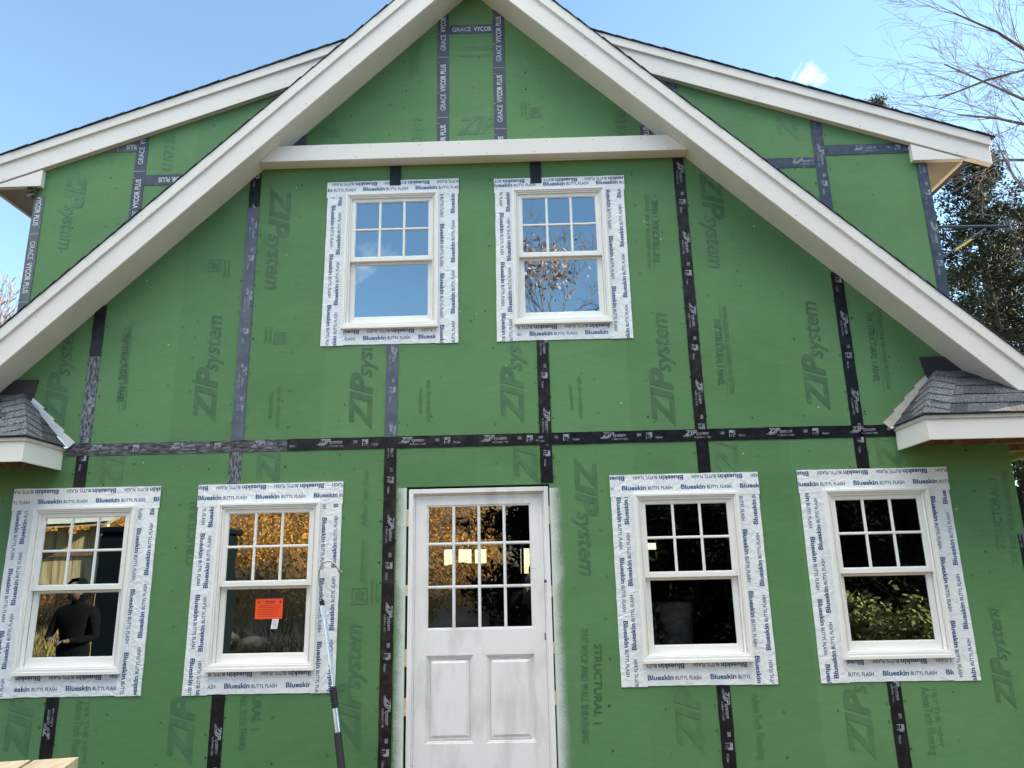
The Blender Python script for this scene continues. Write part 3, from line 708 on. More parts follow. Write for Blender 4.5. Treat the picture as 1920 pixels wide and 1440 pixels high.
gx0, gx1, gt, gb = 2.738, 3.512, 2.236, 1.345
px_ = [(2.732, 3.070), (3.172, 3.510)]; pz0, pz1 = .556, 1.150
def doormesh():
    d = MB()
    xs = [lx0, gx0-.012, gx1+.012, lx1]
    d.box(xs[0], xs[1], YD, YD+.04, .3, lz1); d.box(xs[2], xs[3], YD, YD+.04, .3, lz1)
    d.box(xs[1], xs[2], YD+.0003, YD+.04, gt+.012, lz1); d.box(xs[1], xs[2], YD+.0003, YD+.04, pz1, gb-.012); d.box(xs[1], xs[2], YD+.0003, YD+.04, .3, pz0)
    d.box(px_[0][1], px_[1][0], YD+.0006, YD+.04, pz0, pz1)
    d.ring(xs[1], xs[2], gb-.012, gt+.012, .012, .012, .012, .012, YD+.006, YD+.03)
    for a_, b_ in ((xs[1], px_[0][1]), (px_[1][0], xs[2])):
        d.ring(a_, b_, pz0, pz1, .012, .012, .012, .012, YD+.007, YD+.03)
        d.box(a_+.012, b_-.012, YD+.016, YD+.03, pz0+.012, pz1-.012)
        n = len(d.v); o1, o2 = .034, .052
        A = [(a_+o1, pz0+o1), (b_-o1, pz0+o1), (b_-o1, pz1-o1), (a_+o1, pz1-o1)]; B = [(a_+o2, pz0+o2), (b_-o2, pz0+o2), (b_-o2, pz1-o2), (a_+o2, pz1-o2)]
        d.v += [(x, YD+.0158, z) for x, z in A]+[(x, YD+.007, z) for x, z in B]
        for i in range(4): j = (i+1) % 4; d.f.append((n+i, n+j, n+4+j, n+4+i))
        d.f.append((n+4, n+5, n+6, n+7))
    return d
door = hp(doormesh(), 'door', M['door'], bevel=.0015)
mu = MB(); mw = .011
cols = [gx0+(gx1-gx0)*k/4 for k in range(5)]; rz = [gt, 1.955, 1.637, gb]
for x in cols[1:-1]: mu.prism([(x-mw, gb), (x+mw, gb), (x+mw, gt), (x-mw, gt)], YD+.005, YD+.03); mu.box(x-.005, x+.005, YD+.0005, YD+.0048, gb, gt)
for z in rz[1:-1]:
    for k in range(4):
        a_ = cols[k]+(mw if k else 0)+.0002; b_ = cols[k+1]-(mw if k < 3 else 0)-.0002
        mu.box(a_, b_, YD+.005, YD+.03, z-mw, z+mw); mu.box(a_, b_, YD+.0005, YD+.0048, z-.005, z+.005)
hp(mu, 'muntin', M['door'], door, bevel=.001)
for r in range(3):
    for k in range(4):
        q = MB(); q.quad((cols[k], YD+.015, rz[r+1]), (cols[k+1], YD+.015, rz[r+1]), (cols[k+1], YD+.015, rz[r]), (cols[k], YD+.015, rz[r])); hp(q, 'pane', M['glass'], door, fix=False)
# lock-bore plate and grime
q = MB(); z_ = at(1024, 1193, .02); q.box(z_[0]-.012, z_[0]+.006, YD-.002, YD+.002, z_[1]-.025, z_[1]+.025); hp(q, 'latch_plate', M['dullsteel'], door)
q = MB(); z_ = at(1022, 1090, .0); q.box(z_[0]-.008, z_[0]+.01, -.014, -.0118, z_[1]-.010, z_[1]+.012); hp(q, 'blue_tab', M['pipe'], door_frame)
q = MB(); rnd = random.Random(5)
for a_, b_ in ((px_[0][0], px_[0][1]), (px_[1][0], px_[1][1])):        # worn, dirty lines along the mouldings
    for zz in (pz0+.020, pz1-.030): q.box(a_+.02, b_-.02, YD+.0150, YD+.0165, zz-.004, zz+.004)
    for xx in (a_+.022, b_-.026): q.box(xx, xx+.005, YD+.0150, YD+.0165, pz0+.03, pz1-.03)
z_ = at(1001, 1066, .02); q.box(z_[0]-.02, z_[0]+.02, YD-.0006, YD+.001, z_[1]-.0015, z_[1]+.0015)
hp(q, 'grime_line', M['doordirt'], door)
# white overspray on the boards beside the door frame: a mottled, thinning skin of paint
def spray_mat():
    m, n, l, p = new_mat('white_overspray'); p.inputs['Base Color'].default_value = (.62, .68, .64, 1); p.inputs['Roughness'].default_value = .8
    tx = n.new('ShaderNodeTexCoord'); sp = n.new('ShaderNodeSeparateXYZ'); l.new(tx.outputs['Object'], sp.inputs[0])
    ns = n.new('ShaderNodeTexNoise'); ns.inputs['Scale'].default_value = 90; ns.inputs['Detail'].default_value = 6; l.new(tx.outputs['Object'], ns.inputs['Vector'])
    n2 = n.new('ShaderNodeTexNoise'); n2.inputs['Scale'].default_value = 5; n2.inputs['Detail'].default_value = 3; l.new(tx.outputs['Object'], n2.inputs['Vector'])
    def mad(src, k, c):
        q = n.new('ShaderNodeMath'); q.operation = 'MULTIPLY_ADD'; q.inputs[1].default_value = k; l.new(src, q.inputs[0])
        if isinstance(c, float): q.inputs[2].default_value = c
        else: l.new(c, q.inputs[2])
        return q.outputs[0]
    c = mad(ns.outputs['Fac'], .40, mad(n2.outputs['Fac'], .65, mad(sp.outputs[0], -8.5, .50)))
    mr = n.new('ShaderNodeMapRange'); mr.interpolation_type = 'SMOOTHSTEP'; mr.inputs[1].default_value = .15; mr.inputs[2].default_value = 1.05; l.new(c, mr.inputs[0])
    l.new(mr.outputs[0], p.inputs['Alpha']); return m
M['spray'] = spray_mat()
def spray(x_from, x_to, z0, z1):
    """x_from is the door side; the object is mirrored so that its own X grows away from the door"""
    w_ = abs(x_to-x_from); q = MB(); q.quad((0, 0, z0), (w_, 0, z0), (w_, 0, z1), (0, 0, z1))
    o = q.build('paint_overspray', M['spray'], wall, fix=False); o.location = (x_from-CX, -.0026, 0)
    if x_to < x_from: o.scale = (-1, 1, 1)
spray(DOOR[1]+.001, DOOR[1]+.16, .3, 2.36); spray(DOOR[0]-.001, DOOR[0]-.075, .3, 2.385); 
q = MB(); q.quad((3*G-h+.004, -.0068, 2.40), (3*G+h-.03, -.0068, 2.40), (3*G+h-.03, -.0068, 2.46), (3*G-h+.004, -.0068, 2.46)); hp(q, 'paint_overspray', M['door'], wall, fix=False).data.materials[0] = M['spray']

# ------------------------------------------------------------------ steep gable: rakes, soffits, tie beam, roof
UE = 4.42
def X(s, u): return CX+s*u
for s in (-1, 1):
    nm = 'left' if s < 0 else 'right'
    A = lambda u, z: (X(s, u), z)
    ev = UE
    lo = MB(); lo.prism([A(0, zs(0)), A(ev, zs(ev)), A(ev, zst(ev)+.01), A(0, zst(0)+.01)], -OV, -OV+.02)
    r1 = hp(lo, 'rake_board', M['white'], bevel=.003)
    hi = MB(); hi.prism([A(0, zst(0)), A(ev, zst(ev)), A(ev, zt(ev)), A(0, zt(0))], -OV-.019, -OV-.0003)
    hp(hi, 'rake_trim', M['white'], r1, bevel=.003)
    # drip line groove and nail heads
    nb = MB(); rnd = random.Random(11+s)
    u = .2
    while u < 4.3:
        for dz, yy in ((.035, -OV-.0006), (.185, -OV-.0006)):
            uu = u+rnd.uniform(-.03, .03); c0 = (X(s, uu), zs(uu)+dz+rnd.uniform(-.015, .02)); n0 = len(nb.v); r = .0042
            nb.v += [(c0[0]+r*cos(a_*pi/3), yy, c0[1]+r*sin(a_*pi/3)) for a_ in range(6)]; nb.f.append(tuple(range(n0, n0+6)))
        if rnd.random() < .7:
            uu = u+rnd.uniform(-.1, .1); c0 = (X(s, uu), zst(uu)+.06); n0 = len(nb.v); r = .0035
            nb.v += [(c0[0]+r*cos(a_*pi/3), -OV-.0006-.0195, c0[1]+r*sin(a_*pi/3)) for a_ in range(6)]; nb.f.append(tuple(range(n0, n0+6)))
        u += .405
    inset(r1, nb, M['dark'])
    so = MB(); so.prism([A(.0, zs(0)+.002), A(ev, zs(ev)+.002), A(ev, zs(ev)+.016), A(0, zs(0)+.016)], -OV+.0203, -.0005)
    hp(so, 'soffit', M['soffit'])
    # roof slab over the overhang with the shingle edge standing proud of the trim
    rf = MB(); rf.prism([A(0, zt(0)+.001), A(ev+.02, zt(ev+.02)+.001), A(ev+.02, zt(ev+.02)+.003), A(0, zt(0)+.003)], -OV-.022, -.001)
    ro = hp(rf, 'roof', M['drip'])
    sh = MB(); rnd = random.Random(21+s); u = 0
    ang = math.atan(SL)
    while u < ev:
        l = .145; ax = Vector((s*cos(ang), 0, -sin(ang)))*(l*.56); az = Vector((s*sin(ang), 0, cos(ang)))
        c0 = Vector((X(s, u+l*.35), -OV/2-.012-rnd.uniform(0, .006), zt(u+l*.35)+.0068+rnd.uniform(0, .002)))
        axt = (ax+az*-.004); sh.obox(c0, axt, Vector((0, OV/2+.012, 0)), az*.0025); u += l*cos(ang)
    hp(sh, 'shingle_edge', M['shingle3'], ro)
    # roof surface beyond the side wall (main slope running back)
    u0 = 3.83
    bk = MB(); bk.prism([A(u0, zt(u0)), A(ev, zt(ev)), A(ev, zt(ev)+.03), A(u0, zt(u0)+.03)], 0, 9)
    hp(bk, 'roof_slope', M['shingle'])
tb = MB(); ub, ut = (6.945-5.180)/SL, (6.945-5.328)/SL
tb.prism([(CX-ub, 5.180), (CX+ub, 5.180), (CX+ut, 5.328), (CX-ut, 5.328)], -.125, -.0008)
tbo = hp(tb, 'tie_beam', M['white'], bevel=.003)
nb = MB(); rnd = random.Random(77)
for k in range(18):
    c0 = (CX-1.6+k*.19+rnd.uniform(-.05, .05), 5.20 if k % 2 else 5.30); n0 = len(nb.v); r = .004
    nb.v += [(c0[0]+r*cos(a_*pi/3), -.1256, c0[1]+r*sin(a_*pi/3)) for a_ in range(6)]; nb.f.append(tuple(range(n0, n0+6)))
inset(tbo, nb, M['dark'])

# ------------------------------------------------------------------ shallow side dormers
EU = 4.41
for s in (-1, 1):
    A = lambda u, z: (X(s, u), z)
    ui = .68
    lo = MB(); lo.prism([A(ui, dt_(ui)-.275), A(EU-.01, dt_(EU-.01)-.275+.022), A(EU-.01, dt_(EU-.01)-.075), A(ui, dt_(ui)-.075)], -.055, -.002)
    r1 = hp(lo, 'dormer_rake_board', M['white'], bevel=.003)
    hi = MB(); hi.prism([A(ui, dt_(ui)-.085), A(EU, dt_(EU)-.085), A(EU, dt_(EU)), A(ui, dt_(ui))], -.075, -.0553)
    hp(hi, 'rake_trim', M['white'], r1, bevel=.003)
    nb = MB(); rnd = random.Random(31+s); u = 1.3
    while u < 4.3:
        for dz in (-.235, -.11):
            uu = u+rnd.uniform(-.04, .04); c0 = (X(s, uu), dt_(uu)+dz); n0 = len(nb.v); r = .004
            nb.v += [(c0[0]+r*cos(a_*pi/3), -.0556, c0[1]+r*sin(a_*pi/3)) for a_ in range(6)]; nb.f.append(tuple(range(n0, n0+6)))
        u += .4
    inset(r1, nb, M['dark'])
    z5 = 5.058; uI = 3.745
    uJ = (6.825-.275-z5)/.358
    rt = MB(); rt.prism([A(uI, z5), A(uJ+.02, z5), A(uI, dt_(uI)-.272)], -.050, -.0015)
    hp(rt, 'dormer_eave_return', M['white'], bevel=.002)
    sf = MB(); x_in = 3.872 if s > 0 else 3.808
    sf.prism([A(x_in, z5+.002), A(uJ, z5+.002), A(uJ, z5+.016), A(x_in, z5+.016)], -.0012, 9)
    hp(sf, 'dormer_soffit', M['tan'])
    ff = MB(); ff.prism([A(uJ, z5-.012), A(uJ+.02, z5-.012), A(uJ+.02, dt_(uJ)-.05), A(uJ, dt_(uJ)-.05)], .002, 9)
    hp(ff, 'dormer_fascia', M['white'])
    rf = MB(); rf.prism([A(0, dt_(0)+.001), A(EU+.012, dt_(EU+.012)+.001), A(EU+.012, dt_(EU+.012)+.003), A(0, dt_(0)+.003)], .02, 9.2)
    rf.prism([A(.75, dt_(.75)+.001), A(EU+.012, dt_(EU+.012)+.001), A(EU+.012, dt_(EU+.012)+.003), A(.75, dt_(.75)+.003)], -.079, .0198)
    ro = hp(rf, 'dormer_roof', M['drip'])
    sh = MB(); u = .76; rnd = random.Random(41+s); an = math.atan(.358)
    while u < EU-.05:
        l = .145; ax = Vector((s*cos(an), 0, -sin(an)))*(l*.58); az = Vector((s*sin(an), 0, cos(an)))
        c0 = Vector((X(s, u+l*.42), 4.55, dt_(u+l*.42)+.0068+rnd.uniform(0, .002))); sh.obox(c0, ax+az*-.004, Vector((0, 4.637+rnd.uniform(0, .006), 0)), az*.0025); u += l*cos(an)
    hp(sh, 'shingle_edge', M['shingle3'], ro)
    # side wall going back
    xw = DX1 if s > 0 else DX0
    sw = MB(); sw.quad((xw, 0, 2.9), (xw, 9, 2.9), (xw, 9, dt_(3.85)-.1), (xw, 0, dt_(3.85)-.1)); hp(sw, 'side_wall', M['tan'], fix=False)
    xw = WX1 if s > 0 else WX0
    sw = MB(); sw.quad((xw, 0, .15), (xw, 9, .15), (xw, 9, 3.1), (xw, 0, 3.1)); hp(sw, 'side_wall', M['green'], fix=False)
# crumpled end of the corner tape under the left eave
q = MB(); c0 = P2(62, 362); rnd = random.Random(8)
for k in range(9):
    a_ = rnd.uniform(0, 6.28); q.obox((c0[0]+rnd.uniform(-.03, .03), -.02+rnd.uniform(-.012, .01), c0[1]+rnd.uniform(-.05, .05)), Vector((cos(a_), .3, sin(a_)))*.022, Vector((-sin(a_), .4, cos(a_)))*.016, Vector((0, .004, 0)))
hp(q, 'crumpled_tape_end', M['blackmem'])

# ------------------------------------------------------------------ eave returns at the feet of the gable (small hipped roofs)
EZ0, EZ1, ED = 2.588, 2.765, .470      # fascia bottom / top, projection
UC, UW_, UT = 3.27, 4.95, 3.66         # inner corner, outer end, where the hip meets the wall
ZT = 3.215
for s in (-1, 1):
    A = lambda u, z: (X(s, u), z)
    v3 = lambda u, y, z: Vector((X(s, u), y, z))
    fm = MB()
    def bx(u0, u1, y0, y1, z0, z1): fm.box(min(X(s, u0), X(s, u1)), max(X(s, u0), X(s, u1)), y0, y1, z0, z1)
    bx(UC, UW_, -ED, -ED+.02, EZ0, EZ1-.028); bx(UC, UC+.02, -ED+.0203, -.0006, EZ0, EZ1-.028)
    base = hp(fm, 'eave_return', M['white'], bevel=.002)
    fm = MB(); bx(UC-.012, UW_, -ED-.012, -ED+.03, EZ1-.0275, EZ1); bx(UC-.012, UC+.03, -ED+.0303, -.0006, EZ1-.0275, EZ1)
    hp(fm, 'drip_moulding', M['flashpaint'], base, bevel=.002)
    # rafters and ledger seen from below
    rm = MB()
    fm = rm
    bx(UC+.021, UW_, -.040, -.0006, EZ0+.03, EZ0+.14); bx(UC+.021, UW_, -.30, -.262, EZ0+.045, EZ0+.14)
    for k in range(6): bx(UC+.10+.30*k, UC+.138+.30*k, -ED+.0205, -.0405, EZ0+.052, EZ0+.165)
    # beams that continue round the corner, on the side of the house
    for k in range(8): bx(4.125, UW_, .30+.5*k, .338+.5*k, EZ0+.02, EZ0+.12)
    bx(4.5, 4.54, .01, 8, EZ0-.02, EZ0+.10)
    hp(rm, 'rafter', M['wooddark'], base)
    dk = MB(); fm = dk; bx(UC+.021, UW_, -ED+.0205, -.0007, EZ0+.166, EZ0+.174); bx(4.13, UW_, .0, 8, EZ0+.166, EZ0+.174); hp(dk, 'roof_deck', M['wooddark'], base)
    # sheathing under the shingles
    C_, T_ = v3(UC-.02, -ED-.02, EZ1+.002), v3(UT, 0, ZT)
    Cw = v3(UC-.02, 0, EZ1+.002); E_ = v3(UW_, -ED-.02, EZ1+.002); Ew = v3(UW_, 0, ZT)
    dkm = MB(); dkm.quad(C_, E_, Ew, T_); dkm.quad(C_, T_, Cw); dkm.quad(v3(UW_, 0, ZT), v3(UW_, 8, ZT), v3(UW_, 8, EZ1), E_)
    hp(dkm, 'roof_surface', M['shingle3'], base)
    # shingle courses on both faces: individual tabs, each lying over the course below
    tabs = {'shingle': MB(), 'shingle2': MB(), 'shingle3': MB()}; rnd = random.Random(51+s)
    def face(P0, P1, Q0, Q1, n, tabw):
        """eave P0->P1, top Q0->Q1; n courses"""
        nrm = (P1-P0).cross(Q0-P0).normalized()
        if nrm.z < 0: nrm = -nrm
        for i in range(n):
            t0 = i/n; t1 = min(1, (i+1.10)/n)
            a0, a1 = P0.lerp(Q0, t0), P1.lerp(Q1, t0); b0, b1 = P0.lerp(Q0, t1), P1.lerp(Q1, t1)
            Ln = (a1-a0).length; x = 0; off = rnd.uniform(0, tabw)
            while x < Ln-.001:
                w_ = min((tabw*rnd.choice((.6, .8, 1, 1.2)) if x else off+.02), Ln-x)
                if Ln-x-w_ < .02: w_ = Ln-x
                f0, f1 = x/Ln, (x+w_)/Ln
                lift0, lift1 = nrm*(.0075+rnd.choice((0, .003))), nrm*.001
                p = [a0.lerp(a1, f0)+lift0, a0.lerp(a1, f1)+lift0, b0.lerp(b1, f1)+lift1, b0.lerp(b1, f0)+lift1]
                M_ = tabs[rnd.choice(('shingle', 'shingle', 'shingle2', 'shingle3'))]
                M_.quad(*p); M_.quad(p[0], p[1], p[1]-lift0*.9, p[0]-lift0*.9)
                M_.quad(p[0], p[3], p[3]-lift1*.9, p[0]-lift0*.9); M_.quad(p[1], p[2], p[2]-lift1*.9, p[1]-lift0*.9)
                x += w_
    up = .004
    face(C_+Vector((0, 0, up)), E_+Vector((0, 0, up)), T_+Vector((0, 0, up)), Ew+Vector((0, 0, up)), 5, .30)
    # side face is a triangle
    nrm = (C_-Cw).cross(T_-Cw).normalized(); nrm = nrm if nrm.z > 0 else -nrm
    for i in range(5):
        t0, t1 = i/5, min(1, (i+1.1)/5)
        a0, a1 = Cw.lerp(T_, t0), C_.lerp(T_, t0); b0, b1 = Cw.lerp(T_, t1), C_.lerp(T_, t1); k = rnd.uniform(.35, .65)
        for f0, f1, mk in ((0, k, 'shingle3'), (k, 1, 'shingle')):
            l0 = nrm*.009; p = [a0.lerp(a1, f0)+l0, a0.lerp(a1, f1)+l0, b0.lerp(b1, f1)+nrm*.004, b0.lerp(b1, f0)+nrm*.004]
            tabs[mk].quad(*p); tabs[mk].quad(p[0], p[1], p[1]-l0, p[0]-l0)
    for kk, vv in tabs.items(): hp(vv, 'shingle_course', M[kk], base, fix=False)
    # ridge caps folded over the hip
    hd = (T_-C_); hl = hd.length; hdn = hd.normalized()
    fa = (E_-C_).normalized(); fa = (fa-hdn*fa.dot(hdn)).normalized(); sa = (Cw-C_).normalized(); sa = (sa-hdn*sa.dot(hdn)).normalized()
    nf = (E_-C_).cross(T_-C_).normalized(); nf = nf if nf.z > 0 else -nf
    ns_ = nrm
    cap = MB(); w_f, w_s = .150, .135; st = .115; i = 0; x = .0
    while x < hl-.03:
        x1 = min(x+st*1.15, hl); lf = .019; lf1 = .011
        nn_ = (nf+ns_).normalized()
        for nvec, av, ww in ((nf, fa, w_f), (ns_, sa, w_s)):
            r0, r1_ = C_+hdn*x+nn_*lf, C_+hdn*x1+nn_*lf1
            q0, q1 = C_+hdn*(x+.02)+av*ww+nvec*(lf-.004), C_+hdn*(x1+.02)+av*ww+nvec*(lf1-.004)
            for qq in (q0, q1):
                if qq.z < C_.z+.008: qq += hdn*((C_.z+.008-qq.z)/hdn.z)
            cap.quad(r0, q0, q1, r1_); cap.quad(r0, q0, q0-nvec*.006, r0-nn_*.006)
            cap.quad(q0, q1, q1-nvec*.012, q0-nvec*.012)
        x += st; i += 1
    hp(cap, 'hip_cap', M['shingle2'], base, fix=False)
    ed = MB(); ed.tube([Cw+Vector((0, 0, .004)), C_+Vector((0, 0, .004)), E_+Vector((0, 0, .004))], .006, 6); hp(ed, 'shingle_lip', M['drip'], base)
    # overlapping pieces of step flashing up the wall
    fl = MB(); n = 4
    w0 = Vector((X(s, 3.212), -.006, EZ1+.012)); w1 = Vector((X(s, 3.588), -.006, 3.165)); dd = (w1-w0); un = Vector((-dd.z*s, 0, dd.x*s)).normalized()
    if un.z < 0: un = -un
    for k in range(n):
        a_ = w0+dd*(k/n); b_ = w0+dd*((k+1.08)/n); y_ = -.0045-.002*(n-k)/2
        o1 = un*(.044-.002*k); o2 = un*-.024
        pts = [a_+o2, b_+o2, b_+o1-un*.017, a_+o1]
        fl.prism([(p.x, p.z) for p in pts], y_-.0012-.004, y_-.004+.0012)
        # the leg lying on the shingles
        fl.quad(a_+o2+Vector((0, -.008, 0)), b_+o2+Vector((0, -.008, 0)), b_+o2+Vector((0, -.045, -.012)), a_+o2+Vector((0, -.045, -.012)))
    hp(fl, 'step_flashing', M['flash' if s < 0 else 'flashpaint'], base)
    # black membrane where the hip dies into the wall
    bm_ = MB(); b = [(X(s, 3.575), ZT-.055), (X(s, 3.60), ZT-.075), (X(s, 4.1), ZT-.06), (X(s, 4.1), ZT+.12), (X(s, 3.545), ZT+.115)]
    bm_.prism(b, -.013, -.004); n_ = len(bm_.v)
    bm_.quad(v3(3.60, -.014, ZT-.045), v3(4.3, -.014, ZT-.02), v3(4.3, -.12, ZT-.11), v3(3.66, -.10, ZT-.085))
    hp(bm_, 'wall_membrane', M['blackmem'], base)

# ------------------------------------------------------------------ inside of the house
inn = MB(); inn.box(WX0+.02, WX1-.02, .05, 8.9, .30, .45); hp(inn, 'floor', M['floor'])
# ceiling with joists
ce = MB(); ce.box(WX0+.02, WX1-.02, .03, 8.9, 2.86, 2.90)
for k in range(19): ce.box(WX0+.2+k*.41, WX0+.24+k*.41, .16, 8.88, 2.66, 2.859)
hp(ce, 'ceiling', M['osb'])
bw = [(at(834, 1060, 8.9)[0], at(862, 1020, 8.9)[0]), (at(858, 1055, 8.9)[0]+.0, 0)]
def backwall():
    mb = MB(); y = 8.95
    hol = []
    for xa, ya, xb, yb in ((832, 1030, 848, 1066), (859, 1030, 884, 1056), (890, 1030, 912, 1056), (976, 1028, 994, 1075), (1212, 1018, 1232, 1030)):
        x0_, z1_ = at(xa, ya, y); x1_, z0_ = at(xb, yb, y); hol.append((x0_, x1_, z0_, z1_))
    xs = sorted({WX0, WX1, *[q for hh in hol for q in hh[:2]]})
    for a_, b_ in zip(xs, xs[1:]):
        z = .3; mid = (a_+b_)/2
        for hh in sorted(hol, key=lambda q: q[2]):
            if hh[0] <= mid <= hh[1]: mb.box(a_, b_, y, y+.1, z, hh[2]); z = hh[3]
        mb.box(a_, b_, y, y+.1, z, 7)
    return mb
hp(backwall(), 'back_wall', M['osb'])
iw = MB(); iw.box(3.95, 4.05, .6, 6, .45, 2.85); iw.box(.9, .98, 1.5, 6, .45, 2.85)
for k in range(8): iw.box(2.2+.4*k, 2.24+.4*k, 5.5, 5.6, .45, 2.66) if k not in (1, 2) else None
hp(iw, 'stud_wall', M['osb'])
up_ = MB(); up_.box(DX0+.02, DX1-.02, 3.0, 3.05, 2.95, 5.2); hp(up_, 'loft_dark_sheet', M['dark'])  # near-black sheet that stands in for the darkness of the unlit loft

# things standing inside
def bucket(x, y, z, label):
    t = thing('bucket', label, 'bucket', (x, y, z), 'buckets inside the house')
    b = MB(); b.lathe((0, 0, 0), [(0, 0), (.125, 0), (.130, .01), (.143, .30), (.149, .30), (.149, .315), (.144, .315), (.146, .345), (.152, .345), (.152, .365), (.140, .365), (.136, .34), (.12, .02), (0, .02)], 28); b.build('body', M['plastic'], t, smooth=False)
    h_ = MB(); h_.tube([Vector((.150*cos(a), -.02-.1*abs(sin(a)), .31-.16*abs(sin(a)))) for a in [pi*k/12 for k in range(13)]], .0025, 6); h_.build('handle', M['dullsteel'], t)
bench = thing('workbench', 'timber workbench inside, behind the window right of the door', 'workbench', (4.75, .60, .58))
q = MB(); q.box(-.5, .5, -.35, .35, .50, .53); q.build('top', M['wood'], bench)
for a_, b_ in ((-.45, -.3), (-.45, .3), (.45, -.3), (.45, .3)):
    q = MB(); q.box(a_-.03, a_+.03, b_-.03, b_+.03, -.13, .4995); q.build('leg', M['wood'], bench)
bp = at(1268, 1195, .48); bucket(bp[0], .48, 1.112, 'white plastic bucket with lid rim seen through the window right of the door'); bp2 = at(1226, 1195, .70); bucket(bp2[0]-.02, .72, 1.112, 'white bucket half hidden at the left edge of the window right of the door')
sh = thing('shelf_rack', 'pale open shelves inside, behind the far right lower window', 'shelf', (6.3, 1.3, .45))
for k, z in enumerate((.55, .95, 1.2)):
    q = MB(); q.box(-.75, .75, -.15, .15, z, z+.035); q.build('shelf', M['shelf'], sh)
for a_ in (-.72, .72):
    q = MB(); q.box(a_-.02, a_+.02, -.15, .15, 0, 1.45); q.build('upright', M['shelf'], sh)
bn = thing('tool_stand', 'dark machine standing inside behind the door panes', 'machine', (3.55, 3.6, .45))
q = MB(); q.box(-.25, .25, -.2, .2, 0, 1.05); q.build('base', M['rubber'], bn, bevel=.02)
q = MB(); q.tube([(0, 0, 1.05), (0, 0, 1.35), (.05, 0, 1.5), (.22, 0, 1.62)], [.06, .05, .03, .015], 10); q.build('arm', M['rubber'], bn)
tp = thing('covered_pile', 'dark heap of covered material inside, behind the door panes', 'pile', (2.6, 4.2, .45))
q = MB(); q.prism([(-1.1, 0), (1.1, 0), (1.0, .9), (.6, 1.2), (.1, 1.45), (-.5, 1.35), (-.9, 1.05), (-1.1, .6)], -.4, .4); q.build('sheet', M['rubber'], tp, bevel=.04)

# ------------------------------------------------------------------ notice and tag on the glass
Yg = .034
nx0, nz1 = at(480, 1123, Yg); nx1, nz0 = at(529, 1160, Yg)
nt_ = MB(); nt_.box(nx0, nx1, Yg-.0012, Yg-.0002, nz0, nz1); no = nt_.build('paper_notice', M['orange'])
tag(no, 'bright orange printed notice taped to the glass of the second lower window', 'notice')
W_ = nx1-nx0; H_ = nz1-nz0
q = MB(); yy = Yg-.0018

for k in range(2): z = nz1-H_*(.15+.09*k); q.quad((nx0+W_*.36, yy, z), (nx0+W_*.70, yy, z), (nx0+W_*.70, yy, z+.006), (nx0+W_*.36, yy, z+.006))
for k in range(7):
    a_ = .08+.06*random.random(); e_ = .90-.1*random.random(); z = nz1-H_*(.36+.085*k); q.quad((nx0+W_*a_, yy, z), (nx0+W_*e_, yy, z), (nx0+W_*e_, yy, z+.0025), (nx0+W_*a_, yy, z+.0025))
for cx_ in (.90, .11):
    n_ = len(q.v); q.v += [(nx0+W_*cx_+.007*cos(k*pi/6), yy, nz1-H_*.17+.008*sin(k*pi/6)) for k in range(12)]; q.f.append(tuple(range(n_, n_+12)))
q.build('notice_print', M['redink'], no, fix=False)
tx0, tz1 = at(511, 1158, Yg); tx1, tz0 = at(522, 1179, Yg)
q = MB(); q.prism([(tx0-.010, tz0), (tx1-.010, tz0), (tx1, nz0-.001), (tx0, nz0-.001)], Yg-.0012, Yg-.0002); to = q.build('paper_tag', M['tagwhite']); tag(to, 'small white slip hanging below the orange notice on the glass', 'paper slip')
q = MB()
for k in range(6): z = tz0+.012+.009*k; q.quad((tx0+.006, Yg-.0018, z), (tx1-.016, Yg-.0018, z), (tx1-.016, Yg-.0018, z+.003), (tx0+.006, Yg-.0018, z+.003))
q.build('slip_print', M['tagink'], to, fix=False)

# ------------------------------------------------------------------ hooked wand leaning against the wall
wand = thing('hooked_wand', 'long metal wand with curved tip and black grip leaning beside the second lower window', 'wand', (2.16, -.45, .3))
wl = Vector((2.16, -.45, .3))
def wp(px, py, Y): return at3(px, py, Y)-wl
Y0 = -.075
bot = at3(641, 1452, -.32)
def along(py):          # depth grows towards the foot
    t = (py-1125)/(1452-1125); return Y0+(-.32-Y0)*t
pts = [(636, 1073), (634, 1068), (630, 1060), (625, 1055), (619, 1052), (612, 1052), (606, 1056), (601, 1063), (598, 1074), (598, 1090), (601, 1110), (604, 1128)]
q = MB(); q.tube([wp(x, y, Y0) for x, y in pts], .0058, 8); q.build('hook_tube', M['dullsteel'], wand, smooth=True)
q = MB(); q.tube([wp(642, 1074, Y0), wp(636, 1070, Y0)], .010, 10); q.build('nozzle', M['brass'], wand)
q = MB(); q.tube([wp(603, 1126, Y0), wp(605, 1136, Y0)], .018, 12); q.build('collar', M['rubber'], wand, bevel=.003)
q = MB(); q.tube([wp(603, 1136, along(1136)), wp(606, 1154, along(1154))], .0145, 12); q.tube([wp(606, 1154, along(1154)), wp(607, 1160, along(1160))], .012, 12); q.build('ferrule', M['steel'], wand, bevel=.002)
q = MB(); q.tube([wp(606, 1140, along(1140)), wp(627, 1295, along(1295))], .0115, 14); q.build('upper_pole', M['steel'], wand)
q = MB(); q.tube([wp(624, 1288, along(1288)), wp(629, 1328, along(1328))], .0215, 14)
for k in range(7):
    y = 1292+k*5.2; q.tube([wp(623.5+(y-1288)*.125, y, along(y)), wp(624+(y-1288)*.125, y+2.6, along(y))], .026, 14)
q.build('clamp_grip', M['rubber'], wand)
q = MB(); q.tube([wp(628, 1326, along(1326)), wp(634, 1376, along(1376))], .0185, 14); q.build('lower_pole', M['steel'], wand)
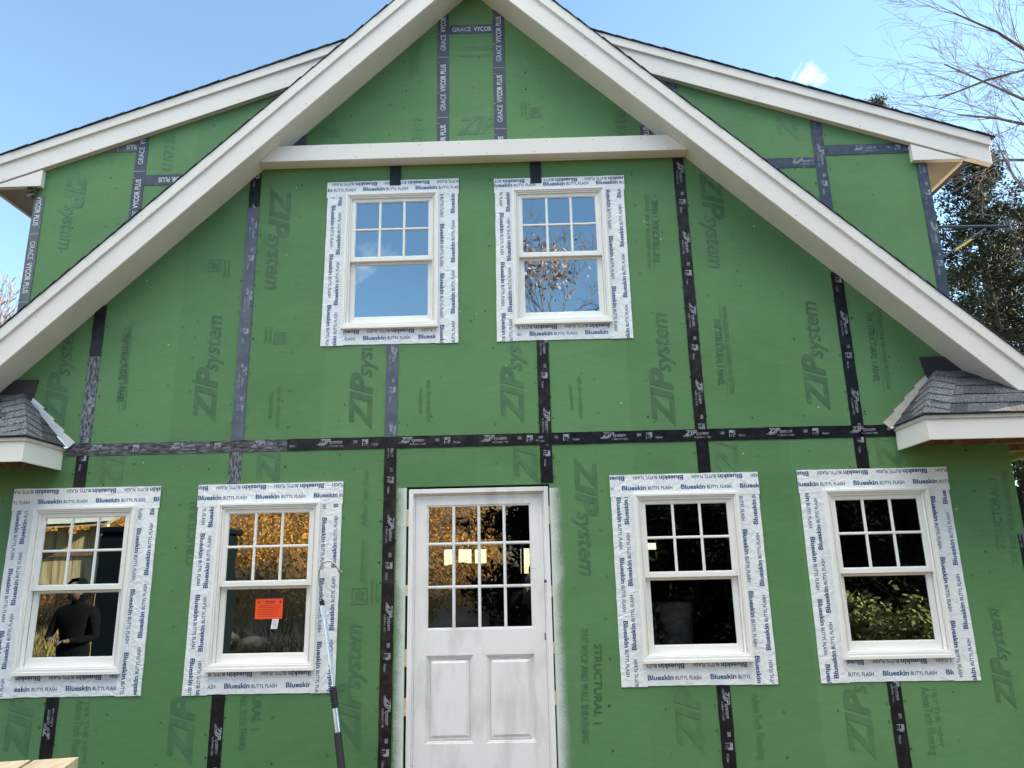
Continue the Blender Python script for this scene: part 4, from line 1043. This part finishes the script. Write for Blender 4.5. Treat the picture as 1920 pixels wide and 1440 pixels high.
q = MB(); q.tube([wp(633, 1374, along(1374)), wp(641, 1448, along(1448)), (at3(668, 1640, -.5)-wl)], .0265, 16); q.build('foam_grip', M['rubber'], wand)

# ------------------------------------------------------------------ timbers at lower left, on sawhorses
away = Vector((-.26, .966, 0)).normalized(); side = Vector((away.y, -away.x, 0))
far = at3(148, 1419, -1.25)
for i in range(3):
    for lv in range(2):
        wB, tB, lB = .225, .088, 2.4
        off = -i*(wB+.022)-wB/2; jit = (0, .015, -.02)[i]
        c0 = far+side*off-away*(lB/2)+away*jit+Vector((0, 0, -tB/2-lv*(tB+.004)))
        q = MB(); q.obox((0, 0, 0), side*(wB/2), away*(lB/2), Vector((0, 0, tB/2)))
        o = q.build('timber', M['wood'], None, bevel=.004); o.location = c0
        lab = [['right-hand fresh timber on top of the stack at the lower left', 'middle fresh timber on top of the stack at the lower left', 'left-hand fresh timber on top of the stack, cut by the photo edge'], ['right-hand timber of the layer under the top one', 'middle timber of the layer under the top one', 'left-hand timber of the layer under the top one']][lv][i]
        tag(o, lab, 'timber', 'fresh timbers stacked at the lower left')
for k, dd in enumerate((.5, 1.9)):
    c0 = far-side*.37-away*dd; zt_ = far.z-2*.088-.008
    t = thing('sawhorse', ('sawhorse under the far end of the timber stack', 'sawhorse under the near end of the timber stack')[k], 'sawhorse', (c0.x, c0.y, 0))
    q = MB(); q.obox((0, 0, zt_-.045), side*.45, away*.04, Vector((0, 0, .044))); q.build('top_rail', M['wood'], t)
    for a_ in (-1, 1):
        for b_ in (-1, 1):
            q = MB(); q.tube([side*(a_*.35)+Vector((0, 0, zt_-.09)), side*(a_*.42)+away*(b_*.2)], .03, 4); q.build('leg', M['wood'], t)

# ------------------------------------------------------------------ scaffold bracket on the side of the house
Ys = .9
sb = thing('scaffold_bracket', 'blue pipe bracket with a diagonal brace beside the upper right wall', 'scaffold bracket', (7.0, Ys, 4.9))
o0 = Vector((7.0, Ys, 4.9))
q = MB(); q.tube([at3(1735, 425.5, Ys)-o0, at3(1890, 424, Ys)-o0], .0135, 12); q.build('arm', M['pipe'], sb)
q = MB(); q.box(-.022, .0, -.02, .02, -.055, .055); e = at3(1893, 424, Ys)-o0; q.v = [(x+e.x, y+e.y, z+e.z) for x, y, z in q.v]
q.box(e.x+.0003, e.x+.025, e.y-.015, e.y+.015, e.z-.05, e.z-.04); q.box(e.x+.0003, e.x+.025, e.y-.015, e.y+.015, e.z+.04, e.z+.05); q.build('end_plate', M['pipe'], sb, bevel=.002)
q = MB(); q.tube([at3(1762, 486, Ys)-o0, at3(1848, 428, Ys)-o0], .010, 10); q.build('brace', M['pipe'], sb)
q = MB(); q.tube([at3(1793, 468, Ys-.03)-o0, at3(1822, 449, Ys-.03)-o0], .009, 10); q.build('yellow_clip', M['yellow'], sb)
q = MB(); q.box(-.02+6.99+.0-7.0, .04-.0, -.04, .04, -.6, .12); q.build('wall_post', M['pipe'], sb)

# ------------------------------------------------------------------ ground and hill (behind the viewer)
def hgt(x, y):
    """height of the land"""
    h_ = 0
    if y < -11:
        t = -11-y; h_ = .38*t*(1-math.exp(-t/9)) * (1/(1+math.exp((x-9)/4)))
        h_ = min(h_, 9)+.3*sin(x*.7+y*.4)*min(1, t/6)
    return h_
g = MB(); nx, ny = 90, 90; xs = [-60+i*(130/nx) for i in range(nx+1)]; ys = [-60+j*(60.0/ny) for j in range(ny+1)]
for j in range(ny+1):
    for i in range(nx+1): g.v.append((xs[i], ys[j], hgt(xs[i], ys[j])))
for j in range(ny):
    for i in range(nx): a_ = j*(nx+1)+i; g.f.append((a_, a_+1, a_+nx+2, a_+nx+1))
n = len(g.v); g.v += [(-600, 0, 0), (600, 0, 0), (600, 600, 0), (-600, 600, 0)]; g.f.append((n, n+1, n+2, n+3))
n = len(g.v); g.v += [(-600, -600, -.5), (600, -600, -.5), (600, 0, -.5), (-600, 0, -.5)]; g.f.append((n, n+1, n+2, n+3))
tag(g.build('ground', M['dirt'], None, smooth=False, fix=False), kind='structure')

def blades(name, m_, n, region, hr, wr, label, cat='grass', lean=.5, seed=1):
    """a mass of thin upright stems"""
    mb = MB(); rnd = random.Random(seed)
    for i in range(n):
        x, y = region(rnd); z = hgt(x, y); h_ = rnd.uniform(*hr); a = rnd.uniform(0, pi); w_ = rnd.uniform(*wr)
        dx, dy = cos(a)*w_, sin(a)*w_; lx, ly = rnd.uniform(-lean, lean)*h_, rnd.uniform(-lean, lean)*h_
        mb.v += [(x-dx, y-dy, z), (x+dx, y+dy, z), (x+lx*.4+dx*.7, y+ly*.4+dy*.7, z+h_*.6), (x+lx, y+ly, z+h_), (x+lx*.4-dx*.7, y+ly*.4-dy*.7, z+h_*.6)]
        b = len(mb.v)-5; mb.f.append((b, b+1, b+2, b+3, b+4))
    return tag(mb.build(name, m_, None, fix=False), label, cat, kind='stuff')
def brushmass():
    mb = MB(); rnd = random.Random(5)
    for i in range(26000):
        x, y = rnd.uniform(-24, 2.6), rnd.uniform(-34, -15.5); z = hgt(x, y); h_ = rnd.uniform(.25, 1.0); a = rnd.uniform(0, pi); w_ = rnd.uniform(.004, .013)
        dx, dy = cos(a)*w_, sin(a)*w_; lx, ly = rnd.uniform(-.8, .8)*h_, rnd.uniform(-.8, .8)*h_; b = len(mb.v)
        mb.v += [(x-dx, y-dy, z), (x+dx, y+dy, z), (x+lx, y+ly, z+h_)]; mb.f.append((b, b+1, b+2))
    for i in range(2600):               # tufts of dead leaves
        cx, cy = rnd.uniform(-24, 2.6), rnd.uniform(-34, -15.5); cz = hgt(cx, cy)+rnd.uniform(.1, 1.3); r_ = rnd.uniform(.15, .5)
        for k in range(22):
            q = Vector((cx, cy, cz))+Vector((rnd.gauss(0, 1), rnd.gauss(0, 1), rnd.gauss(0, .7)))*r_; e1 = Vector((rnd.uniform(-1, 1), rnd.uniform(-1, 1), rnd.uniform(-1, 1))).normalized()*rnd.uniform(.03, .09); e2 = e1.cross(Vector((rnd.uniform(-1, 1), rnd.uniform(-1, 1), rnd.uniform(-1, 1)))).normalized()*rnd.uniform(.015, .04)
            mb.quad(q-e1, q+e2, q+e1, q-e2)
    tag(mb.build('brush', M['brush'], None, fix=False), 'tangled orange brush on the sunlit slope mirrored in the windows', 'brush', kind='stuff')
brushmass()
blades('dry_grass', M['grassgold'], 9000, lambda r: (r.uniform(-20, 1), r.uniform(-17, -12)), (.08, .35), (.006, .02), 'short dry golden grass mirrored low in the windows', 'grass', .5, 6)
def rock(x, y, r, label, seed):
    mb = MB(); rnd = random.Random(seed); me = bmesh.new(); bmesh.ops.create_icosphere(me, subdivisions=3, radius=r)
    k = [Vector((rnd.uniform(-1, 1), rnd.uniform(-1, 1), rnd.uniform(-1, 1))) for _ in range(7)]
    for v in me.verts:
        d = v.co.normalized(); v.co *= 1-.16*max(0, max(d.dot(q.normalized()) for q in k)-.55)*2; v.co.z *= .65
    m_ = bpy.data.meshes.new('boulder'); me.to_mesh(m_); me.free(); m_.materials.append(M['rock']); o = bpy.data.objects.new('boulder', m_); COL.objects.link(o); o.location = (x, y, hgt(x, y)+r*.3)
    tag(o, label, 'boulder', 'boulders on the slope')
rock(-4.2, -13.5, .55, 'large pale boulder at the foot of the brush slope', 1); rock(-3.2, -13.2, .4, 'smaller boulder right of the large one on the slope', 2); rock(-5.4, -13.8, .35, 'small boulder left of the large one on the slope', 3)

# trailer, shed, people: seen only as reflections
tr = thing('storage_unit', 'tall dark storage unit mirrored between the two left lower windows', 'storage unit', (-1.85, -5.0, 0))
q = MB(); q.box(-.78, .78, -1.15, 0, .12, 2.42); q.build('body', M['trailer'], tr, bevel=.04)
q = MB(); q.box(-.83, .83, -1.2, .05, 2.421, 2.50); q.build('roof', M['trailer'], tr, bevel=.02)
for a_ in (-.385, .385):
    q = MB(); q.box(a_-.36, a_+.36, .003, .03, .2, 2.34); dd_ = q.build('door', M['trailer'], tr, bevel=.01)
    q = MB(); q.box(a_*.25-.012, a_*.25+.012, .0305, .05, 1.1, 1.35); q.build('handle', M['chrome'], dd_)
for a_ in (-.6, .6):
    q = MB(); q.box(a_-.06, a_+.06, -1.2, .05, 0, .1195); q.build('skid', M['wooddark'], tr)

sd = thing('timber_shed', 'weathered timber shed with a sheeted sloping roof mirrored in the far left lower window', 'shed', (-6.7, -7.6, 0))
q = MB()
for k in range(28): q.box(-2.8+k*.2, -2.61+k*.2, -.02-.01*(k % 2), .02, 1.62, 2.6+.06*(k % 3)); 
q.build('plank_wall', M['plank'], sd)
for k in range(4):
    q = MB(); q.box(-2.8+k*1.83, -2.70+k*1.83, .03, .12, 0, 2.9); q.build('post', M['wood'], sd)
for z in (1.66, 2.2):
    q = MB(); q.box(-2.7, 2.8, .035, .075, z, z+.10); q.build('rail', M['wooddark'], sd)
q = MB(); q.quad((-3.1, .6, 2.75), (3.1, .6, 2.75), (3.1, -3, 4.4), (-3.1, -3, 4.4)); q.quad((-3.1, .6, 2.69), (-3.1, -3, 4.34), (3.1, -3, 4.34), (3.1, .6, 2.69)); q.build('roof', M['film'], sd, fix=False)

def person(loc, rotz, label, top, legs, arms, hood=True):
    """one continuous skinned body; arms: list of (elbow, wrist) per side"""
    t = thing('person', label, 'person', loc); t.rotation_euler = (0, 0, rotz)
    V, E, R = [], [], []
    def add(p, r, par=None):
        V.append(p); R.append(r); i = len(V)-1
        if par is not None: E.append((par, i))
        return i
    pel = add((0, 0, .96), .155); bel = add((0, .0, 1.10), .145, pel); ch = add((0, .01, 1.32), .165, bel); nk = add((0, .01, 1.49), .065, ch); hd = add((0, -.015, 1.60), .085, nk); hd2 = add((0, -.01, 1.69), .085, hd)
    for s in (-1, 1):
        hp_ = add((s*.10, 0, .90), .105, pel); kn = add((s*.13, -.02, .50), .065, hp_); an = add((s*.15, .02, .09), .045, kn); add((s*.17, -.15, .045), .04, an)
        shd = add((s*.19, .01, 1.42), .075, ch); el = add(arms[(s+1)//2][0], .048, shd); wr = add(arms[(s+1)//2][1], .030, el)
        a_ = Vector(arms[(s+1)//2][1]); dirv = (a_-Vector(arms[(s+1)//2][0])).normalized(); cr = dirv.cross(Vector((0, 0, 1))).normalized()
        pl = add(tuple(a_+dirv*.06), .026, wr)
        for f_ in range(4):
            b0 = a_+dirv*.085+cr*(.022*(f_-1.5)*.9); i0 = add(tuple(b0), .010, pl); i1 = add(tuple(b0+dirv*.03+Vector((0, 0, -.010))), .009, i0); add(tuple(b0+dirv*(.042+.006*(1.5-abs(f_-1.5)))+Vector((0, 0, -.034))), .008, i1)
        th = add(tuple(a_+dirv*.05-cr*s*.035), .011, pl); add(tuple(a_+dirv*.085-cr*s*.045), .009, th)
    me = bpy.data.meshes.new('body'); me.from_pydata(V, E, []); me.materials.append(M['cloth'])
    o = bpy.data.objects.new('body', me); COL.objects.link(o); o.parent = t
    sk = o.modifiers.new('skin', 'SKIN'); sk.use_smooth_shade = True
    lay_ = me.skin_vertices[0].data if me.skin_vertices else None
    if lay_ is None:
        bm = bmesh.new(); bm.from_mesh(me); bm.verts.layers.skin.verify(); bm.to_mesh(me); bm.free(); lay_ = me.skin_vertices[0].data
    for i, r in enumerate(R): lay_[i].radius = (r, r*.85 if i < 4 else r)
    lay_[0].use_root = True
    sb_ = o.modifiers.new('sub', 'SUBSURF'); sb_.levels = 1; sb_.render_levels = 1
    tx_ = bpy.data.textures.new('folds', 'CLOUDS'); tx_.noise_scale = .13; tx_.noise_depth = 2
    dp = o.modifiers.new('folds', 'DISPLACE'); dp.texture = tx_; dp.strength = .045; dp.mid_level = .5; dp.texture_coords = 'GLOBAL'
    bpy.context.view_layer.update(); me2 = bpy.data.meshes.new_from_object(o.evaluated_get(bpy.context.evaluated_depsgraph_get()))
    o.modifiers.clear(); o.data = me2; me2.materials.clear()
    for mm in (M['cloth'], M['denim'], M['skin'], M['rubber']): me2.materials.append(mm)
    wr_ = [Vector(arms[k][1]) for k in (0, 1)]; el_ = [Vector(arms[k][0]) for k in (0, 1)]
    for p in me2.polygons:
        c = p.center; p.use_smooth = True
        if any((c-w_).dot((w_-e_).normalized()) > .012 and (c-w_).length < .19 for w_, e_ in zip(wr_, el_)): p.material_index = 2
        elif c.z < .11: p.material_index = 3
        elif c.z < .93 and abs(c.x) < .26 and c.y > -.14: p.material_index = 1
    # face and hood
    bm = bmesh.new(); bmesh.ops.create_uvsphere(bm, u_segments=20, v_segments=14, radius=.10)
    for v in bm.verts:
        v.co.z *= 1.18; v.co.y *= 1.05
        if v.co.y < -.07 and abs(v.co.x) < .02 and -.03 < v.co.z < .02: v.co.y -= .02
    m_ = bpy.data.meshes.new('face'); bm.to_mesh(m_); bm.free(); m_.materials.append(M['skin']); fo_ = bpy.data.objects.new('face', m_); COL.objects.link(fo_); fo_.parent = t; fo_.location = (0, -.025, 1.645)
    for p in m_.polygons: p.use_smooth = True
    q = MB(); prof = [(.0, .155), (.06, .145), (.10, .10), (.118, .03), (.118, -.05), (.10, -.10)]
    for k in range(len(prof)-1):
        for a in range(18):
            a0, a1 = radians(-55+a*290/18), radians(-55+(a+1)*290/18)
            f_ = lambda r, z, an_: (r*cos(an_), .01+r*1.08*sin(an_), 1.65+z)
            q.quad(f_(*prof[k], a0), f_(*prof[k], a1), f_(*prof[k+1], a1), f_(*prof[k+1], a0))
    q.build('hood', M['cloth'], t, smooth=True)
    q = MB()
    for sx in (-.035, .035): q.obox((sx, -.128, 1.655), Vector((.012, 0, 0)), Vector((0, .006, 0)), Vector((0, 0, .005)))
    q.obox((0, -.128, 1.595), Vector((.022, 0, 0)), Vector((0, .006, 0)), Vector((0, 0, .004))); q.build('facial_features', M['dark'], t)
    return t
person((-1.69, -3.0, 0), pi+.0, 'person in a dark hooded top with hands joined, mirrored in the far left lower window', M['cloth'], M['denim'], [((-.27, -.06, 1.14), (-.10, -.27, 1.12)), ((.27, -.06, 1.14), (.10, -.27, 1.14))])
person((3.52, -6.55, 0), pi, 'person in dark clothes raising a phone, faintly mirrored in the door panes', M['cloth'], M['denim'], [((-.27, -.15, 1.22), (-.09, -.36, 1.46)), ((.27, -.15, 1.22), (.09, -.36, 1.46))])

# ------------------------------------------------------------------ trees
def twigs(mb, p, d, length, r, depth, rnd, spread=.5, droop=0, n=2, minr=.002, seg=3):
    pts = [p]; rad = [r]; q = Vector(p); dd = Vector(d).normalized()
    for i in range(seg):
        dd = (dd+Vector((rnd.uniform(-1, 1), rnd.uniform(-1, 1), rnd.uniform(-1, 1)))*.16+Vector((0, 0, -droop))).normalized()
        q = q+dd*(length/seg); pts.append(q.copy()); rad.append(max(minr, r*(1-(i+1)/seg*.55)))
    mb.tube(pts, rad, 5 if r > .012 else 3, cap=False)
    if depth <= 0: return
    for k in range(n+(1 if rnd.random() < .5 else 0)):
        i = rnd.randint(1, seg); a = Vector((rnd.uniform(-1, 1), rnd.uniform(-1, 1), rnd.uniform(-1, 1))).normalized()
        nd = (dd+a*spread*rnd.uniform(.7, 1.5)).normalized()
        twigs(mb, pts[i], nd, length*rnd.uniform(.55, .8), max(minr, rad[i]*.62), depth-1, rnd, spread, droop, n, minr, seg)
# bare tree at the right edge: trunk just outside the frame, limbs sweeping in to the left
Yt = 5.0
bt = thing('bare_tree', 'leafless tree with fine pinkish twigs at the upper right corner', 'tree', (at(2190, 700, Yt)[0], Yt, 0))
bl = Vector(bt.location)
trunk = MB(); tp_ = [Vector((0, 0, -.1)), Vector((.05, 0, 2.5)), Vector((-.05, 0, 5)), Vector((-.1, 0, 8)), Vector((0, 0, 11))]; trunk.tube(tp_, [.26, .20, .16, .11, .05], 12); trunk.build('trunk', M['bark'], bt, smooth=True)
rnd = random.Random(12); limbs = MB(); tw = MB()
lims = [[(2170, 330), (2050, 190), (1940, 105), (1870, 60), (1790, 25)], [(2170, 420), (2040, 250), (1925, 130), (1850, 150), (1762, 185)], [(2170, 380), (2060, 160), (1960, 40), (1900, -40), (1850, -120)],
        [(2170, 520), (2040, 340), (1930, 235), (1870, 222), (1795, 215)], [(2170, 560), (2040, 380), (1925, 300), (1880, 300), (1830, 315)], [(2170, 480), (2060, 300), (1950, 200), (1860, 160), (1770, 120)],
        [(2170, 250), (2070, 60), (2000, -60), (1930, -100)], [(2170, 600), (2060, 470), (1960, 400), (1900, 330), (1870, 270)]]
for li, lm in enumerate(lims):
    yy = Yt+(li % 3-1)*.5
    P = [at3(x, y, yy+rnd.uniform(-.2, .2))-bl for x, y in lm]; P[0] = Vector((-.08, 0, P[0].z-.5))
    n_ = len(P); limbs.tube(P, [.040*(1-i/n_)**1.2+.006 for i in range(n_)], 7, cap=False)
    for i in range(1, n_):
        a_, b_ = P[i-1], P[i]
        for k in range(4 if i > 1 else 2):
            t = rnd.random(); q_ = a_.lerp(b_, t); d_ = (b_-a_).normalized()+Vector((rnd.uniform(-.6, .3), rnd.uniform(-.5, .5), rnd.uniform(-.6, .9)))
            twigs(tw, q_, d_, rnd.uniform(.5, 1.05), .008, 3, rnd, .5, .02, 2, .0022)
limbs.build('limb', M['bark'], bt, smooth=True); tw.build('twigs', M['twig'], bt, fix=False)
# little bare tree at the left edge
Yb = 9.0
c0 = at3(-10, 700, Yb); b2 = thing('bare_tree', 'small leafless tree with a spray of grey twigs at the left edge', 'tree', (c0.x, Yb, 0))
tk = MB(); topz = at(0, 640, Yb)[1]; tk.tube([(0, 0, -.1), (.05, 0, topz*.5), (0, 0, topz)], [.12, .09, .06], 8, cap=False); tk.build('trunk', M['bark'], b2)
tw = MB(); rnd = random.Random(44)
for k in range(20):
    a_ = 2*pi*k/20; twigs(tw, (0, 0, topz-rnd.uniform(0, 1.2)), (cos(a_)*.7, sin(a_)*.5, 1.3), rnd.uniform(.5, .95), .014, 4, rnd, .5, 0, 2, .005)
tw.build('twigs', M['twig'], b2, fix=False)

def evergreen(x, y, H, R, label, seed, base=.1, dens=1.0, leaf=.055, sparse=0, power=.8, nm='needle'):
    """conifer: trunk, limbs, and thousands of small sprays of needles"""
    t = thing('evergreen_tree', label, 'tree', (x, y, 0), 'evergreens behind the house'); rnd = random.Random(seed)
    tk = MB(); tk.tube([(0, 0, -.1), (.03, 0, H*.5), (0, 0, H*.97)], [.035*H*.5, .02*H*.5, .01], 10, cap=False); tk.build('trunk', M['darkbark'], t)
    lb = MB(); cr = MB(); cb = MB(); z = H*base
    while z < H*.985:
        f = (1-z/H)/(1-base); r = R*(f**power)*rnd.uniform(.7, 1.2)+.12; nb_ = rnd.randint(3, 5)
        for k in range(nb_):
            a = rnd.uniform(0, 2*pi); rr = r*rnd.uniform(.55, 1.15); up_ = rnd.uniform(.05, .45)
            d = Vector((cos(a), sin(a), up_)); P = [Vector((0, 0, z))+d*rr*s+Vector((0, 0, -.10*rr*s*s)) for s in (0, .35, .7, 1)]
            lb.tube(P, [.006*rr+.008, .005*rr+.006, .006, .003], 4, cap=False)
            nc = int((6+rr*9)*dens)
            for c in range(nc):
                s = rnd.uniform(.18, 1.03)**.8; i = min(2, int(s*3)); q_ = Vector((0, 0, z))+d*rr*s+Vector((0, 0, -.10*rr*s*s)); sp = .10+.16*rr*(1-s*.5)
                q_ += Vector((rnd.gauss(0, 1), rnd.gauss(0, 1), rnd.gauss(0, .7)))*sp*.6
                tgt = cb if rnd.random() < .08 else cr
                for m_ in range(15):
                    ll = leaf*rnd.uniform(.6, 2.0); w_ = ll*rnd.uniform(.13, .24)
                    e1 = (d*.6+Vector((rnd.uniform(-1, 1), rnd.uniform(-1, 1), rnd.uniform(-.6, .9)))).normalized(); e2 = e1.cross(Vector((rnd.uniform(-1, 1), rnd.uniform(-1, 1), rnd.uniform(-1, 1)))).normalized()
                    o_2 = q_+Vector((rnd.gauss(0, 1), rnd.gauss(0, 1), rnd.gauss(0, 1)))*leaf*.9
                    tgt.quad(o_2-e2*w_*.3, o_2+e1*ll*.5-e2*w_, o_2+e1*ll, o_2+e1*ll*.5+e2*w_)
        z += rnd.uniform(.10, .19)*(1+.02*H)
    lb.build('limb', M['darkbark'], t, fix=False); cr.build('crown', M[nm], t, fix=False); cb.build('dry_sprays', M['needle2' if nm == 'needle' else nm], t, fix=False)
    return t
def place_tree(px, py_top, Y, R, label, seed, **k):
    x, z = at(px, py_top, Y); return evergreen(x, Y, z, R, label, seed, **k)
place_tree(1640, 172, 13, 1.3, 'pointed tip of an evergreen showing above the right roof edge', 1, base=.55, dens=.8, leaf=.06)
place_tree(1800, 265, 7.5, 1.9, 'dark evergreen right beside the upper right wall', 2, base=.12, dens=1.7, power=.62)
place_tree(1905, 400, 9.5, 2.3, 'broad dark evergreen at the right edge, behind the nearer one', 3, base=.10, dens=1.6, power=.6)
place_tree(1985, 300, 12.5, 2.3, 'tall dark evergreen beyond the right edge of the photo', 4, base=.12, dens=1.1, power=.6)
place_tree(1835, 480, 12.5, 2.2, 'lower evergreen filling the gap between the two nearer ones', 5, base=.05, dens=1.4, power=.55)

# tree whose pinkish leaves show in the right upper window, and shrubs mirrored in the far right window
def leaf_cluster(mb, c, r, n, rnd, ls=.06):
    for i in range(n):
        q_ = Vector(c)+Vector((rnd.gauss(0, 1), rnd.gauss(0, 1), rnd.gauss(0, 1)))*r*.5; a = Vector((rnd.uniform(-1, 1), rnd.uniform(-1, 1), rnd.uniform(-1, .4))).normalized(); b = a.cross(Vector((rnd.uniform(-1, 1), rnd.uniform(-1, 1), rnd.uniform(-1, 1)))).normalized(); l_ = ls*rnd.uniform(.6, 1.5)
        mb.quad(q_, q_+a*l_*.5+b*l_*.28, q_+a*l_, q_+a*l_*.5-b*l_*.28)
def mir(px, py, Y): p = at3(px, py, Y); return Vector((p.x, -Y, p.z))      # point seen mirrored in the glass
Yr = 12
lt = thing('leafy_tree', 'tree with thin twigs and pink autumn leaves mirrored in the right upper window', 'tree', (mir(1020, 700, Yr).x, -Yr, 0)); ll = Vector(lt.location)
tk = MB(); ft = mir(1030, 640, Yr)-ll; tk.tube([(0, 0, -.2), (.1, .1, ft.z*.6), ft], [.16, .10, .05], 8, cap=False); tk.build('trunk', M['bark'], lt)
tw = MB(); lv = MB(); rnd = random.Random(9)
for px, py, rr in ((1035, 500, .5), (1060, 490, .45), (1010, 520, .5), (990, 510, .4), (1048, 520, .5), (985, 465, .35), (1025, 470, .4), (1000, 560, .0), (1100, 570, .0), (1060, 560, 0), (1110, 480, 0), (975, 570, 0), (960, 510, .4), (1020, 585, 0)):
    e = mir(px, py, Yr+rnd.uniform(-.6, .6))-ll; mid = ft.lerp(e, .5)+Vector((rnd.uniform(-.2, .2), 0, .15)); tw.tube([ft-Vector((0, 0, rnd.uniform(0, .8))), mid, e], [.018, .010, .005], 5, cap=False)
    for k in range(4): twigs(tw, mid.lerp(e, rnd.random()), (e-mid).normalized()+Vector((rnd.uniform(-.6, .6), 0, rnd.uniform(-.2, .7))), .6, .007, 3, rnd, .5, 0, 2, .003)
    if rr: leaf_cluster(lv, e, rr*1.1, 60, rnd, .12)
tw.build('twigs', M['twig'], lt, fix=False); lv.build('leaves', M['leafpink'], lt, fix=False)
shb = thing('shrub', 'yellow green leafy shrub mirrored low in the far right window', 'shrub', (mir(1690, 1180, 3.2).x, -3.2, 0))
st_ = MB(); lv = MB()
for k in range(26):
    a = rnd.uniform(0, 6.28); e = Vector((cos(a)*rnd.uniform(.1, 1.0), sin(a)*.5, rnd.uniform(.8, 1.30))); st_.tube([(0, 0, 0), e*.5+Vector((0, 0, .15)), e], [.012, .008, .004], 4, cap=False); leaf_cluster(lv, e, .22, 130, rnd, .07)
st_.build('stem', M['bark'], shb, fix=False); lv.build('leaves', M['leafgreen'], shb, fix=False)

# dark evergreens behind the viewer, mirrored in the two windows right of the door
k = 0
for x, y, sc, lab in ((4.7, -14.5, 1.0, 'dark evergreen behind the viewer, standing at the edge of the brush'), (6.0, -11.5, 1.0, 'dark evergreen behind the viewer, first from the slope'), (8.6, -12.5, 1.15, 'dark evergreen behind the viewer, second from the slope'), (11.2, -11.0, .95, 'dark evergreen behind the viewer, third from the slope'), (13.6, -12.5, 1.1, 'dark evergreen behind the viewer, fourth from the slope'), (16.4, -11.5, 1.0, 'dark evergreen behind the viewer, farthest right')):
    if k == 0:
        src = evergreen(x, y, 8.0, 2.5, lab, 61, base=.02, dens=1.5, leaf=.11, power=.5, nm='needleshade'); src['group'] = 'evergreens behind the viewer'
    else:
        c = src.copy(); COL.objects.link(c); c.location = (x, y, 0); c.scale = (sc, sc, sc); c.rotation_euler = (0, 0, k*1.3); c['label'] = lab
        for ch in src.children:
            d = ch.copy(); COL.objects.link(d); d.parent = c
    k += 1
